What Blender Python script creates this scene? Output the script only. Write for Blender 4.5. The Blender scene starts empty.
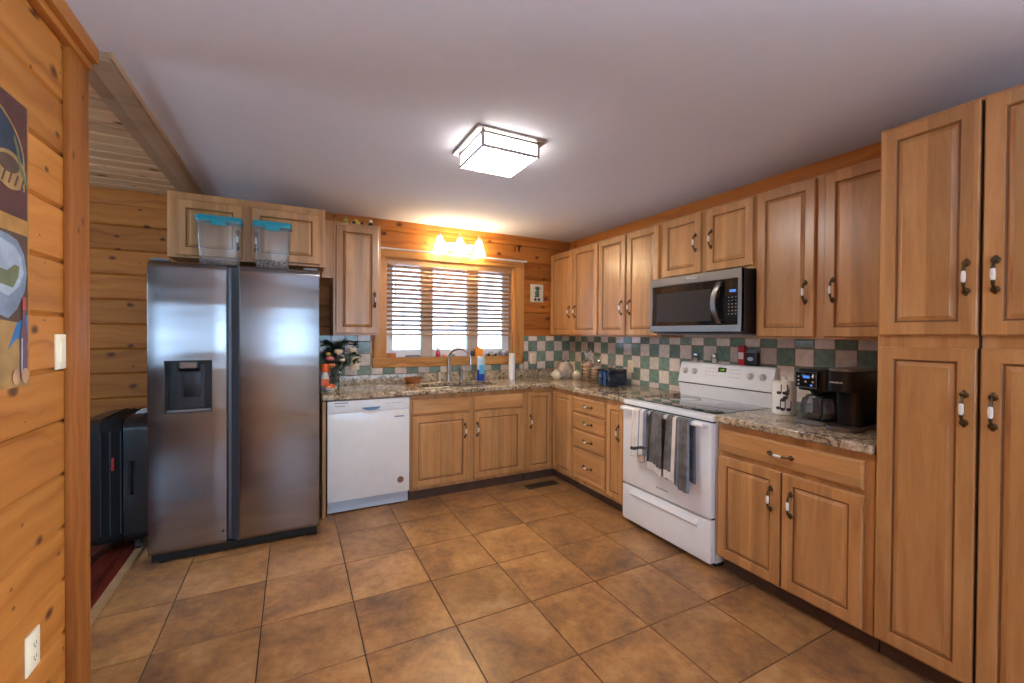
import bpy, bmesh, math, random
from mathutils import Vector, Matrix
random.seed(7)
SC = bpy.context.scene
COL = SC.collection
PI = math.pi

# ------------------------------------------------------------------ camera, world, exposure
YAW, PITCH, ROLL, FPX = .4737, -.0103, .0062, 426.64
Fv = Vector((math.sin(YAW)*math.cos(PITCH), math.cos(YAW)*math.cos(PITCH), math.sin(PITCH)))
R0 = Vector((math.cos(YAW), -math.sin(YAW), 0)); U0 = R0.cross(Fv)
Rv = R0*math.cos(ROLL) + U0*math.sin(ROLL); Uv = U0*math.cos(ROLL) - R0*math.sin(ROLL)
cd = bpy.data.cameras.new('camera'); cam = bpy.data.objects.new('camera', cd); COL.objects.link(cam)
cd.sensor_width = 36; cd.lens = FPX*36/1024; cd.shift_y = -3.0/1024; cd.clip_start = .02
mw = Matrix((Rv, Uv, -Fv)).transposed().to_4x4(); mw.translation = (0, 0, 1.38)
cam.matrix_world = mw
SC.camera = cam
SC.view_settings.view_transform = 'Standard'; SC.view_settings.look = 'None'
SC.view_settings.gamma = 1; SC.view_settings.use_curve_mapping = False
SC.view_settings.exposure = 2.0
SC.cycles.max_bounces = 10; SC.cycles.diffuse_bounces = 6; SC.cycles.glossy_bounces = 5
SC.cycles.transparent_max_bounces = 16; SC.cycles.sample_clamp_indirect = 6

SKY = 6.8
W = bpy.data.worlds.new('sky'); SC.world = W; W.use_nodes = True
bgn = W.node_tree.nodes['Background']; bgn.inputs[0].default_value = (.68, .85, 1.0, 1); bgn.inputs[1].default_value = SKY

def portal(name, loc, rot, sx, sy):
    l = bpy.data.lights.new(name, 'AREA'); l.shape = 'RECTANGLE'; l.size = sx; l.size_y = sy
    l.cycles.is_portal = True
    o = bpy.data.objects.new(name, l); o.location = loc; o.rotation_euler = rot; COL.objects.link(o)
portal('window_daylight', (1.43, 4.22, 1.6), (-PI/2, 0, 0), 1.4, 1.0)
portal('rear_window_daylight', (.75, -2.44, 1.5), (PI/2, 0, 0), 3.3, 1.5)
portal('added_window_daylight', (-3.62, 2.65, 1.6), (0, -PI/2, 0), 1.1, 1.2)
portal('added_door_daylight', (2.875, -1.05, 1.08), (0, PI/2, 0), 2.2, 2.35)
portal('side_window_daylight', (-2.08, -2.44, 1.5), (PI/2, 0, 0), 2.25, 1.5)

# key room numbers (metres; camera stands over the origin)
XR, YB, H = 2.8335, 4.07, 2.43         # right wall, back wall, ceiling
XL = -.695                             # kitchen face of the left partition
XD, YD = 2.205, 3.455                  # door faces of the base cabinets
XF, YF = 2.225, 3.475                  # face frames
XU = 2.55                              # door faces of the wall cabinets

# ------------------------------------------------------------------ materials
def mat(name):
    m = bpy.data.materials.new(name); m.use_nodes = True
    nt = m.node_tree; b = nt.nodes['Principled BSDF']
    return m, nt, b
def N(nt, t, **kw):
    n = nt.nodes.new(t)
    for k, v in kw.items(): setattr(n, k, v)
    return n
def ramp(nt, fac, stops, interp='LINEAR'):
    r = N(nt, 'ShaderNodeValToRGB'); r.color_ramp.interpolation = interp
    e = r.color_ramp.elements
    while len(e) < len(stops): e.new(.5)
    for el, (p, c) in zip(e, stops):
        el.position = p; el.color = (*c, 1) if len(c) == 3 else c
    nt.links.new(fac, r.inputs[0]); return r.outputs[0]
def mth(nt, op, a, b=None):
    n = N(nt, 'ShaderNodeMath', operation=op)
    for i, v in enumerate((a, b)):
        if v is None: continue
        if isinstance(v, (int, float)): n.inputs[i].default_value = v
        else: nt.links.new(v, n.inputs[i])
    return n.outputs[0]
def mixc(nt, mode, fac, a, b):
    n = N(nt, 'ShaderNodeMix', data_type='RGBA', blend_type=mode)
    if isinstance(fac, (int, float)): n.inputs[0].default_value = fac
    else: nt.links.new(fac, n.inputs[0])
    for i, v in ((6, a), (7, b)):
        if isinstance(v, tuple): n.inputs[i].default_value = (*v, 1)
        else: nt.links.new(v, n.inputs[i])
    return n.outputs[2]
def bump(nt, b, h, s, d=.002):
    n = N(nt, 'ShaderNodeBump'); n.inputs['Strength'].default_value = s; n.inputs['Distance'].default_value = d
    nt.links.new(h, n.inputs['Height']); nt.links.new(n.outputs[0], b.inputs['Normal'])
def plain(name, c, rough=.5, metal=0, coat=0, emis=None, es=0, spec=None, noise=0):
    m, nt, b = mat(name)
    b.inputs['Base Color'].default_value = (*c, 1); b.inputs['Roughness'].default_value = rough
    b.inputs['Metallic'].default_value = metal; b.inputs['Coat Weight'].default_value = coat
    if spec is not None: b.inputs['Specular IOR Level'].default_value = spec
    if emis: b.inputs['Emission Color'].default_value = (*emis, 1); b.inputs['Emission Strength'].default_value = es
    tc = N(nt, 'ShaderNodeTexCoord'); nz = N(nt, 'ShaderNodeTexNoise'); nz.inputs['Scale'].default_value = 14
    nz.inputs['Detail'].default_value = 4
    nt.links.new(tc.outputs['Object'], nz.inputs[0])
    k = .04 if not noise else noise
    c2 = tuple(min(1, x*(1-k)) for x in c)
    nt.links.new(ramp(nt, nz.outputs[0], [(.35, c2), (.65, c)]), b.inputs['Base Color'])
    return m

def wood(name, axis, dark, mid, light, rough=.32, stave=.065, var=.32, coat=.25):
    """veneer / solid hardwood, grain along axis 0,1,2, glued up of staves of slightly different tone"""
    m, nt, b = mat(name)
    tc = N(nt, 'ShaderNodeTexCoord'); oi = N(nt, 'ShaderNodeObjectInfo')
    add = N(nt, 'ShaderNodeVectorMath', operation='ADD')
    off = mth(nt, 'MULTIPLY', oi.outputs['Random'], 37.0)
    nt.links.new(tc.outputs['Object'], add.inputs[0]); nt.links.new(off, add.inputs[1])
    mp = N(nt, 'ShaderNodeMapping'); nt.links.new(add.outputs[0], mp.inputs[0])
    sc = [9, 9, 9]; sc[axis] = .9; mp.inputs['Scale'].default_value = sc
    n1 = N(nt, 'ShaderNodeTexNoise'); n1.inputs['Scale'].default_value = 1.3; n1.inputs['Detail'].default_value = 5; n1.inputs['Distortion'].default_value = 1.2
    n2 = N(nt, 'ShaderNodeTexNoise'); n2.inputs['Scale'].default_value = 14; n2.inputs['Detail'].default_value = 3
    nt.links.new(mp.outputs[0], n1.inputs[0]); nt.links.new(mp.outputs[0], n2.inputs[0])
    f = mth(nt, 'ADD', mth(nt, 'MULTIPLY', n1.outputs[0], .75), mth(nt, 'MULTIPLY', n2.outputs[0], .25))
    colr = ramp(nt, f, [(.30, dark), (.5, mid), (.70, light)])
    sep = N(nt, 'ShaderNodeSeparateXYZ'); nt.links.new(add.outputs[0], sep.inputs[0])
    perp = {0: 'Z', 1: 'Z', 2: None}[axis]
    if perp: p = sep.outputs['Z']
    else: p = mth(nt, 'ADD', sep.outputs['X'], sep.outputs['Y'])
    wn = N(nt, 'ShaderNodeTexWhiteNoise', noise_dimensions='1D')
    nt.links.new(mth(nt, 'FLOOR', mth(nt, 'DIVIDE', p, stave)), wn.inputs['W'])
    v = mth(nt, 'ADD', mth(nt, 'MULTIPLY', wn.outputs['Value'], var), 1-var*.5)
    vm = N(nt, 'ShaderNodeVectorMath', operation='SCALE'); nt.links.new(colr, vm.inputs[0]); nt.links.new(v, vm.inputs['Scale'])
    nt.links.new(vm.outputs[0], b.inputs['Base Color'])
    b.inputs['Roughness'].default_value = rough; b.inputs['Coat Weight'].default_value = coat; b.inputs['Coat Roughness'].default_value = .25
    bump(nt, b, f, .08, .001)
    return m
MD, MM, ML = (.37, .17, .058), (.48, .24, .088), (.57, .315, .13)
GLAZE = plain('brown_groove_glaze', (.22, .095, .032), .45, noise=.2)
MAPLE = [wood('maple_grain_x', 0, MD, MM, ML), wood('maple_grain_y', 1, MD, MM, ML), wood('maple_grain_z', 2, MD, MM, ML)]

def pine(name, axis, pitch=.18, zref=1.255, dark=(.31, .09, .014), mid=(.41, .135, .022), light=(.50, .19, .036), rough=.5, perp='Z', knots=True):
    """knotty pine planks running along axis"""
    m, nt, b = mat(name)
    tc = N(nt, 'ShaderNodeTexCoord'); sep = N(nt, 'ShaderNodeSeparateXYZ'); nt.links.new(tc.outputs['Object'], sep.inputs[0])
    a = sep.outputs[axis]; q = sep.outputs[perp]
    idx = mth(nt, 'FLOOR', mth(nt, 'DIVIDE', mth(nt, 'SUBTRACT', q, zref), pitch))
    wn = N(nt, 'ShaderNodeTexWhiteNoise', noise_dimensions='1D'); nt.links.new(idx, wn.inputs['W'])
    ash = mth(nt, 'ADD', a, mth(nt, 'MULTIPLY', wn.outputs['Value'], 23.0))
    qn = N(nt, 'ShaderNodeTexNoise', noise_dimensions='2D'); qn.inputs['Scale'].default_value = 3.0
    cmb0 = N(nt, 'ShaderNodeCombineXYZ'); nt.links.new(ash, cmb0.inputs[0]); nt.links.new(q, cmb0.inputs[1])
    nt.links.new(cmb0.outputs[0], qn.inputs[0])
    qq = mth(nt, 'ADD', q, mth(nt, 'MULTIPLY', qn.outputs[0], .09))
    cmb = N(nt, 'ShaderNodeCombineXYZ'); nt.links.new(mth(nt, 'MULTIPLY', ash, .8), cmb.inputs[0]); nt.links.new(mth(nt, 'MULTIPLY', qq, 16), cmb.inputs[1])
    n1 = N(nt, 'ShaderNodeTexNoise', noise_dimensions='2D'); n1.inputs['Scale'].default_value = 1.3; n1.inputs['Detail'].default_value = 4; n1.inputs['Distortion'].default_value = .3
    nt.links.new(cmb.outputs[0], n1.inputs[0])
    colr = ramp(nt, n1.outputs[0], [(.25, dark), (.42, mid), (.75, light)])
    v = mth(nt, 'ADD', mth(nt, 'MULTIPLY', wn.outputs['Value'], .3), .85)
    vm = N(nt, 'ShaderNodeVectorMath', operation='SCALE'); nt.links.new(colr, vm.inputs[0]); nt.links.new(v, vm.inputs['Scale'])
    out = vm.outputs[0]
    if knots:
        ck = N(nt, 'ShaderNodeCombineXYZ'); nt.links.new(mth(nt, 'MULTIPLY', ash, 4.2), ck.inputs[0]); nt.links.new(mth(nt, 'MULTIPLY', q, 6.3), ck.inputs[1])
        kd = N(nt, 'ShaderNodeTexNoise', noise_dimensions='2D'); kd.inputs['Scale'].default_value = 6
        nt.links.new(ck.outputs[0], kd.inputs[0])
        vo = N(nt, 'ShaderNodeTexVoronoi', voronoi_dimensions='2D'); vo.inputs['Scale'].default_value = 1
        nt.links.new(ck.outputs[0], vo.inputs[0])
        sepc = N(nt, 'ShaderNodeSeparateColor'); nt.links.new(vo.outputs['Color'], sepc.inputs[0])
        size = mth(nt, 'ADD', mth(nt, 'MULTIPLY', mth(nt, 'POWER', sepc.outputs[0], 2.0), .15), .02)
        dd = mth(nt, 'ADD', vo.outputs['Distance'], mth(nt, 'MULTIPLY', mth(nt, 'SUBTRACT', kd.outputs[0], .5), .07))
        t = mth(nt, 'DIVIDE', dd, size)
        fac = ramp(nt, t, [(.25, (1, 1, 1)), (.55, (.75, .75, .75)), (.8, (.25, .25, .25)), (1.0, (0, 0, 0))])
        out = mixc(nt, 'MIX', fac, out, (.10, .03, .01))
    nt.links.new(out, b.inputs['Base Color'])
    b.inputs['Roughness'].default_value = rough; b.inputs['Specular IOR Level'].default_value = .3
    bump(nt, b, n1.outputs[0], .06, .001)
    return m
PINE_X = pine('pine_planks_x', 0); PINE_Y = pine('pine_planks_y', 1)
PINE_CEIL = pine('pine_ceiling_planks', 0, pitch=.14, zref=.0, perp='Y', dark=(.42, .22, .11), mid=(.62, .38, .20), light=(.74, .52, .32))
TRIM_X = pine('pine_trim_x', 0, pitch=9, zref=-3); TRIM_Y = pine('pine_trim_y', 1, pitch=9, zref=-3)
POST = pine('pine_post', 2, pitch=9, zref=-3, perp='Y', dark=(.20, .055, .010), mid=(.29, .085, .014), light=(.37, .125, .022))
TRIM_Z = wood('pine_trim_z', 2, (.30, .10, .022), (.50, .20, .045), (.62, .29, .08), stave=9, var=.02)
OLDWOOD = pine('pine_soffit', 1, pitch=9, zref=-3, dark=(.26, .155, .09), mid=(.37, .235, .14), light=(.46, .31, .20))
WIN_X = pine('pine_casing_x', 0, pitch=9, zref=-3, knots=False, dark=(.36, .14, .03), mid=(.55, .25, .065), light=(.66, .34, .11))
WIN_Z = wood('pine_casing_z', 2, (.36, .14, .03), (.55, .25, .065), (.66, .34, .11), stave=9, var=.02)

def floor_tile_mat():
    m, nt, b = mat('brown_stone_tile')
    g = N(nt, 'ShaderNodeNewGeometry'); tc = N(nt, 'ShaderNodeTexCoord')
    add = N(nt, 'ShaderNodeVectorMath', operation='ADD'); nt.links.new(tc.outputs['Object'], add.inputs[0])
    nt.links.new(mth(nt, 'MULTIPLY', g.outputs['Random Per Island'], 60), add.inputs[1])
    n1 = N(nt, 'ShaderNodeTexNoise'); n1.inputs['Scale'].default_value = 3.4; n1.inputs['Detail'].default_value = 7; n1.inputs['Roughness'].default_value = .58; n1.inputs['Distortion'].default_value = .5
    n2 = N(nt, 'ShaderNodeTexNoise'); n2.inputs['Scale'].default_value = 22; n2.inputs['Detail'].default_value = 8; n2.inputs['Roughness'].default_value = .72
    nt.links.new(add.outputs[0], n1.inputs[0]); nt.links.new(add.outputs[0], n2.inputs[0])
    f = mth(nt, 'ADD', mth(nt, 'MULTIPLY', n1.outputs[0], .62), mth(nt, 'MULTIPLY', n2.outputs[0], .38))
    c = ramp(nt, f, [(.36, (.145, .072, .040)), (.45, (.26, .125, .052)), (.53, (.37, .18, .064)), (.64, (.48, .27, .12))])
    hs = N(nt, 'ShaderNodeHueSaturation'); nt.links.new(c, hs.inputs['Color'])
    nt.links.new(mth(nt, 'ADD', mth(nt, 'MULTIPLY', g.outputs['Random Per Island'], .35), .83), hs.inputs['Value'])
    nt.links.new(hs.outputs[0], b.inputs['Base Color'])
    b.inputs['Roughness'].default_value = .32
    return m
FTILE = floor_tile_mat(); FGROUT = plain('floor_grout', (.075, .05, .035), .85, noise=.3)

def splash_mat(name, c, c2):
    m, nt, b = mat(name)
    g = N(nt, 'ShaderNodeNewGeometry'); tc = N(nt, 'ShaderNodeTexCoord')
    nz = N(nt, 'ShaderNodeTexNoise'); nz.inputs['Scale'].default_value = 28; nz.inputs['Detail'].default_value = 5
    nt.links.new(tc.outputs['Object'], nz.inputs[0])
    c0 = ramp(nt, nz.outputs[0], [(.35, c2), (.65, c)])
    hs = N(nt, 'ShaderNodeHueSaturation'); nt.links.new(c0, hs.inputs['Color'])
    nt.links.new(mth(nt, 'ADD', mth(nt, 'MULTIPLY', g.outputs['Random Per Island'], .4), .8), hs.inputs['Value'])
    nt.links.new(hs.outputs[0], b.inputs['Base Color']); b.inputs['Roughness'].default_value = .12
    bump(nt, b, nz.outputs[0], .12, .002)
    return m
TGREEN = splash_mat('green_glazed_tile', (.20, .29, .235), (.14, .21, .165))
TCREAM = splash_mat('cream_glazed_tile', (.72, .62, .54), (.60, .51, .44))
TGROUT = plain('tile_grout', (.27, .20, .16), .8, noise=.2)

def granite():
    m, nt, b = mat('speckled_granite')
    tc = N(nt, 'ShaderNodeTexCoord')
    n1 = N(nt, 'ShaderNodeTexNoise'); n1.inputs['Scale'].default_value = 42; n1.inputs['Detail'].default_value = 8; n1.inputs['Roughness'].default_value = .75
    n2 = N(nt, 'ShaderNodeTexNoise'); n2.inputs['Scale'].default_value = 9; n2.inputs['Detail'].default_value = 4
    v = N(nt, 'ShaderNodeTexVoronoi'); v.inputs['Scale'].default_value = 95
    for n in (n1, n2, v): nt.links.new(tc.outputs['Object'], n.inputs[0])
    f = mth(nt, 'ADD', mth(nt, 'MULTIPLY', n1.outputs[0], .75), mth(nt, 'MULTIPLY', n2.outputs[0], .25))
    c = ramp(nt, f, [(.36, (.012, .010, .009)), (.415, (.085, .058, .038)), (.47, (.30, .225, .145)), (.54, (.49, .39, .27)), (.63, (.64, .58, .50))])
    sp = ramp(nt, v.outputs['Distance'], [(.16, (1, 1, 1)), (.26, (0, 0, 0))])
    wn = ramp(nt, n1.outputs[0], [(.45, (1, 1, 1)), (.5, (0, 0, 0))])
    c = mixc(nt, 'MIX', mth(nt, 'MULTIPLY', sp, wn), c, (.01, .008, .007))
    nt.links.new(c, b.inputs['Base Color']); b.inputs['Roughness'].default_value = .09
    return m
GRANITE = granite()

def brushed(name, c, rough, aniso=.85, tang=(1, 0, 0), rot=0.0, wave=0):
    m, nt, b = mat(name)
    b.inputs['Metallic'].default_value = 1; b.inputs['Roughness'].default_value = rough
    b.inputs['Anisotropic'].default_value = aniso; b.inputs['Anisotropic Rotation'].default_value = rot
    tv = N(nt, 'ShaderNodeCombineXYZ')
    for i in range(3): tv.inputs[i].default_value = tang[i]
    nt.links.new(tv.outputs[0], b.inputs['Tangent'])
    tc = N(nt, 'ShaderNodeTexCoord'); mp = N(nt, 'ShaderNodeMapping'); mp.inputs['Scale'].default_value = (2, 2, 260) if tang[2] == 0 else (260, 260, 2)
    nz = N(nt, 'ShaderNodeTexNoise'); nz.inputs['Scale'].default_value = 1; nz.inputs['Detail'].default_value = 2
    nt.links.new(tc.outputs['Object'], mp.inputs[0]); nt.links.new(mp.outputs[0], nz.inputs[0])
    nt.links.new(ramp(nt, nz.outputs[0], [(.3, tuple(x*.93 for x in c)), (.7, c)]), b.inputs['Base Color'])
    if wave:
        n3 = N(nt, 'ShaderNodeTexNoise'); n3.inputs['Scale'].default_value = 3.2; n3.inputs['Detail'].default_value = 1
        m3 = N(nt, 'ShaderNodeMapping'); m3.inputs['Scale'].default_value = (.6, .6, 2.2); nt.links.new(tc.outputs['Object'], m3.inputs[0])
        nt.links.new(m3.outputs[0], n3.inputs[0]); bump(nt, b, n3.outputs[0], wave, .05)
    return m
STEEL = brushed('stainless_steel', (.335, .325, .338), .21, aniso=1.0, rot=0, wave=.05)
STEEL2 = brushed('satin_steel', (.23, .22, .215), .36, tang=(0, 1, 0))
CHROME = plain('chrome', (.52, .55, .60), .22, 1)
NICKEL = plain('brushed_nickel', (.50, .46, .42), .32, 1)
SINKST = plain('sink_steel', (.55, .56, .58), .3, 1)
BRONZE = plain('antique_bronze', (.12, .078, .04), .34, .95)
CERAMIC = plain('white_porcelain', (.80, .78, .74), .18)
ENAMEL = plain('white_enamel', (.80, .81, .83), .16, coat=.4)
ENAMEL2 = plain('white_appliance_plastic', (.78, .80, .84), .35)
BLUEISH = plain('pale_blue_kick_plastic', (.50, .60, .72), .5)
BLACKP = plain('black_plastic', (.012, .012, .014), .35)
BLACKG = plain('black_gloss', (.008, .008, .010), .06, coat=.5)
DARKGAP = plain('gap_shade_and_dark_parts', (.010, .010, .010), .7)  # one black for hidden dark parts and for shade painted into gaps
GREYP = plain('grey_plastic', (.20, .20, .22), .4)
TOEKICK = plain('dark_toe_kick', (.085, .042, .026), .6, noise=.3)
PAINT = plain('ceiling_paint', (.70, .71, .80), .9, noise=.02)
WALLP = plain('wall_paint', (.60, .52, .44), .9)
VINYL = plain('white_vinyl', (.85, .86, .88), .4)
IVORY = plain('ivory_plastic', (.80, .68, .48), .4)
CORK = plain('oak_threshold', (.46, .28, .14), .45, noise=.2)
REDWOOD = pine('cherry_floor_boards', 1, pitch=.11, zref=0, dark=(.055, .008, .005), mid=(.11, .017, .010), light=(.17, .03, .016), rough=.22, perp='X', knots=False)
TEAL = plain('teal_lid', (.015, .30, .40), .35)
GLASSBLK = plain('oven_glass', (.010, .011, .013), .04, coat=1)
LAMPW = plain('lamp_diffuser', (.95, .92, .88), .5, emis=(1, .95, .87), es=17)
LAMPS = plain('lamp_side_glass', (.95, .92, .88), .5, emis=(1, .95, .87), es=3)
SHADEW = plain('frosted_bell_glass', (.95, .92, .85), .4, emis=(1, .82, .52), es=9)
BLINDM = wood('blind_slat_wood', 0, (.42, .22, .09), (.52, .29, .13), (.60, .37, .19), stave=9, var=.02)
LEDB = plain('blue_led', (.02, .1, .3), .3, emis=(.12, .32, 1), es=.16)
LEDG = plain('green_led', (.02, .2, .02), .3, emis=(.35, 1, .1), es=.16)
INKD = plain('dark_ink', (.03, .03, .04), .5)
INKG = plain('grey_ink', (.30, .30, .32), .5)
SILVER = plain('silver_ink', (.75, .75, .76), .3, .6)
WICKER = plain('woven_reed', (.50, .17, .05), .6, noise=.5)
COPPERB = plain('copper_badge', (.30, .15, .10), .35, .6)

def clearmat(name, tint, gloss=.12, tr=.85):
    """thin clear pane: straight-through plus fresnel sheen"""
    m = bpy.data.materials.new(name); m.use_nodes = True; nt = m.node_tree; nt.nodes.clear()
    o = N(nt, 'ShaderNodeOutputMaterial'); t = N(nt, 'ShaderNodeBsdfTransparent'); g = N(nt, 'ShaderNodeBsdfGlossy')
    t.inputs[0].default_value = (*tint, 1); g.inputs['Roughness'].default_value = gloss
    fr = N(nt, 'ShaderNodeFresnel'); fr.inputs[0].default_value = 1.45
    mx = N(nt, 'ShaderNodeMixShader'); nt.links.new(fr.outputs[0], mx.inputs[0]); nt.links.new(t.outputs[0], mx.inputs[1]); nt.links.new(g.outputs[0], mx.inputs[2])
    if tr < 1:
        d = N(nt, 'ShaderNodeBsdfDiffuse'); d.inputs[0].default_value = (.8, .82, .85, 1)
        m2 = N(nt, 'ShaderNodeMixShader'); m2.inputs[0].default_value = 1-tr
        nt.links.new(mx.outputs[0], m2.inputs[1]); nt.links.new(d.outputs[0], m2.inputs[2]); mx = m2
    nt.links.new(mx.outputs[0], o.inputs[0]); return m
PANE = clearmat('window_glass', (.97, .98, 1), .02, 1)
PANE_T = clearmat('tinted_window_glass', (.40, .43, .48), .02, 1)
TUB = clearmat('cloudy_plastic', (.90, .93, .96), .15, .86)
CGLASS = clearmat('clear_glass', (.93, .95, .97), .03, .95)
SMOKE = clearmat('dark_carafe_glass', (.78, .80, .84), .03, .95)
BAGM = clearmat('crinkled_bag_film', (.99, .99, 1), .08, .96)

# ------------------------------------------------------------------ builder
WLOC = {}
class B:
    """collects shapes (given in world coordinates) and links them as ONE mesh object"""
    def __init__(s, smooth=False): s.bm = bmesh.new(); s.smooth = smooth; s.mi = 0
    def take(s, t, mi=None, keep=False):
        mi = s.mi if mi is None else mi
        bmesh.ops.recalc_face_normals(t, faces=t.faces[:])
        vm = {}
        for v in t.verts: vm[v] = s.bm.verts.new(v.co)
        for f in t.faces:
            try: nf = s.bm.faces.new([vm[v] for v in f.verts]); nf.material_index = f.material_index if keep else mi; nf.smooth = f.smooth
            except ValueError: pass
        t.free(); return s
    def box(s, x0, x1, y0, y1, z0, z1, mi=None, bev=0, seg=2):
        t = bmesh.new(); bmesh.ops.create_cube(t, size=1)
        for v in t.verts:
            v.co = Vector(((x0+x1)/2+v.co.x*(x1-x0), (y0+y1)/2+v.co.y*(y1-y0), (z0+z1)/2+v.co.z*(z1-z0)))
        if bev:
            bmesh.ops.bevel(t, geom=t.edges[:], offset=bev, segments=seg, affect='EDGES', profile=.6)
            for f in t.faces: f.smooth = True
        return s.take(t, mi)
    def rbox(s, c, dims, rot, mi=None, bev=0):
        t = bmesh.new(); bmesh.ops.create_cube(t, size=1)
        for v in t.verts: v.co = Vector((v.co.x*dims[0], v.co.y*dims[1], v.co.z*dims[2]))
        if bev: bmesh.ops.bevel(t, geom=t.edges[:], offset=bev, segments=2, affect='EDGES')
        t.transform(Matrix.Translation(c) @ rot); return s.take(t, mi)
    def prism(s, poly, axis, a0, a1, mi=None):
        """poly: 2-D outline in the two other axes (in xyz order), extruded along axis"""
        t = bmesh.new(); n = len(poly)
        def mk(p, a):
            q = list(p); q.insert(axis, a); return t.verts.new(q)
        A = [mk(p, a0) for p in poly]; C = [mk(p, a1) for p in poly]
        t.faces.new(A[::-1]); t.faces.new(C)
        for i in range(n): t.faces.new((A[i], A[(i+1) % n], C[(i+1) % n], C[i]))
        return s.take(t, mi)
    def loft(s, rings, mi=None, cap0=True, cap1=True, closed=True, smooth=True):
        t = bmesh.new(); L = [[t.verts.new(p) for p in r] for r in rings]; n = len(rings[0])
        for a, b in zip(L, L[1:]):
            for i in range(n if closed else n-1):
                f = t.faces.new((a[i], a[(i+1) % n], b[(i+1) % n], b[i])); f.smooth = smooth
        if cap0: t.faces.new(L[0][::-1])
        if cap1: t.faces.new(L[-1])
        return s.take(t, mi)
    def lathe(s, c, prof, seg=24, mi=None, axis=2, cap0=True, cap1=True, sx=1, sy=1):
        rings = []
        for r, h in prof:
            ring = []
            for i in range(seg):
                a = 2*PI*i/seg; p = [r*math.cos(a)*sx, r*math.sin(a)*sy]; p.insert(axis, h)
                ring.append(Vector(p)+Vector(c))
            rings.append(ring)
        return s.loft(rings, mi, cap0, cap1)
    def tube(s, pts, r, seg=10, mi=None, flat=1):
        pts = [Vector(p) for p in pts]; n = len(pts)
        rs = r if isinstance(r, (list, tuple)) else [r]*n
        rings = []; up = None
        for i, p in enumerate(pts):
            d = (pts[min(i+1, n-1)]-pts[max(i-1, 0)]).normalized()
            if up is None:
                up = Vector((0, 0, 1)) if abs(d.z) < .9 else Vector((1, 0, 0))
            u = (up - d*up.dot(d)).normalized(); w = d.cross(u); up = u
            rings.append([p+(u*math.cos(2*PI*k/seg)+w*math.sin(2*PI*k/seg)*flat)*rs[i] for k in range(seg)])
        return s.loft(rings, mi)
    def ball(s, c, r, mi=None, sc=(1, 1, 1), seg=12):
        t = bmesh.new(); bmesh.ops.create_uvsphere(t, u_segments=seg, v_segments=max(6, seg*2//3), radius=r)
        for v in t.verts: v.co = Vector((v.co.x*sc[0]+c[0], v.co.y*sc[1]+c[1], v.co.z*sc[2]+c[2]))
        for f in t.faces: f.smooth = True
        return s.take(t, mi)
    def quad(s, pts, mi=None):
        t = bmesh.new(); t.faces.new([t.verts.new(p) for p in pts])
        vm = [s.bm.verts.new(v.co) for v in t.verts]; t.free()
        f = s.bm.faces.new(vm); f.material_index = s.mi if mi is None else mi; return s
    def grid(s, P, mi=None, mif=None):
        """P[i][j] points, a cloth-like sheet"""
        V = [[s.bm.verts.new(p) for p in row] for row in P]
        for i in range(len(P)-1):
            for j in range(len(P[0])-1):
                f = s.bm.faces.new((V[i][j], V[i+1][j], V[i+1][j+1], V[i][j+1])); f.smooth = True
                f.material_index = mif(i, j) if mif else (mi or 0)
        return s
    def slab(s, xs, ys, inside, z0, z1, mi=None):
        """slab from grid cells, no inner faces"""
        t = bmesh.new(); vt = {}
        def V(i, j, z):
            k = (i, j, z)
            if k not in vt: vt[k] = t.verts.new((xs[i], ys[j], z))
            return vt[k]
        nx, ny = len(xs)-1, len(ys)-1
        ok = lambda i, j: 0 <= i < nx and 0 <= j < ny and inside(i, j)
        for i in range(nx):
            for j in range(ny):
                if not ok(i, j): continue
                for z in (z0, z1): t.faces.new((V(i, j, z), V(i+1, j, z), V(i+1, j+1, z), V(i, j+1, z)))
                for di, dj, a, b in ((-1, 0, (i, j), (i, j+1)), (1, 0, (i+1, j), (i+1, j+1)), (0, -1, (i, j), (i+1, j)), (0, 1, (i, j+1), (i+1, j+1))):
                    if not ok(i+di, j+dj): t.faces.new((V(*a, z0), V(*b, z0), V(*b, z1), V(*a, z1)))
        return s.take(t, mi)
    def panel(s, fr, a0, a1, b0, b1, prof, mi=None, glaze=()):
        """nested rectangular rings: prof = (inset, height) list; fr maps (a,b,c) to world"""
        t = bmesh.new(); L = []
        for ins, h in prof:
            L.append([t.verts.new(fr(a, b, h)) for a, b in ((a0+ins, b0+ins), (a1-ins, b0+ins), (a1-ins, b1-ins), (a0+ins, b1-ins))])
        for k, (p, q) in enumerate(zip(L, L[1:])):
            for i in range(4):
                f = t.faces.new((p[i], p[(i+1) % 4], q[(i+1) % 4], q[i])); f.material_index = 1 if k in glaze else 0
        t.faces.new(L[0][::-1]); t.faces.new(L[-1]); return s.take(t, mi, bool(glaze))
    def build(s, name, mats, parent=None, loc=None, bevel=0, sharp=True, ang=34):
        me = bpy.data.meshes.new(name)
        o = bpy.data.objects.new(name, me); COL.objects.link(o)
        if parent is not None:
            base = WLOC[parent.name]; o.parent = parent; off = base
            WLOC[o.name] = base
        else:
            off = Vector(loc or (0, 0, 0)); o.location = off; WLOC[o.name] = off
        for v in s.bm.verts: v.co -= off
        s.bm.to_mesh(me); s.bm.free()
        for m in (mats if isinstance(mats, (list, tuple)) else [mats]): me.materials.append(m)
        if sharp: me.set_sharp_from_angle(angle=math.radians(ang))
        if bevel:
            md = o.modifiers.new('edge', 'BEVEL'); md.width = bevel; md.segments = 2; md.limit_method = 'ANGLE'
        return o
def tag(o, label, cat, group=None):
    o['label'] = label; o['category'] = cat
    if group: o['group'] = group
    return o
def thing(name, label, cat, loc, group=None):
    o = bpy.data.objects.new(name, None); COL.objects.link(o); o.empty_display_size = .1
    o.location = loc; WLOC[o.name] = Vector(loc); return tag(o, label, cat, group)
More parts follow.
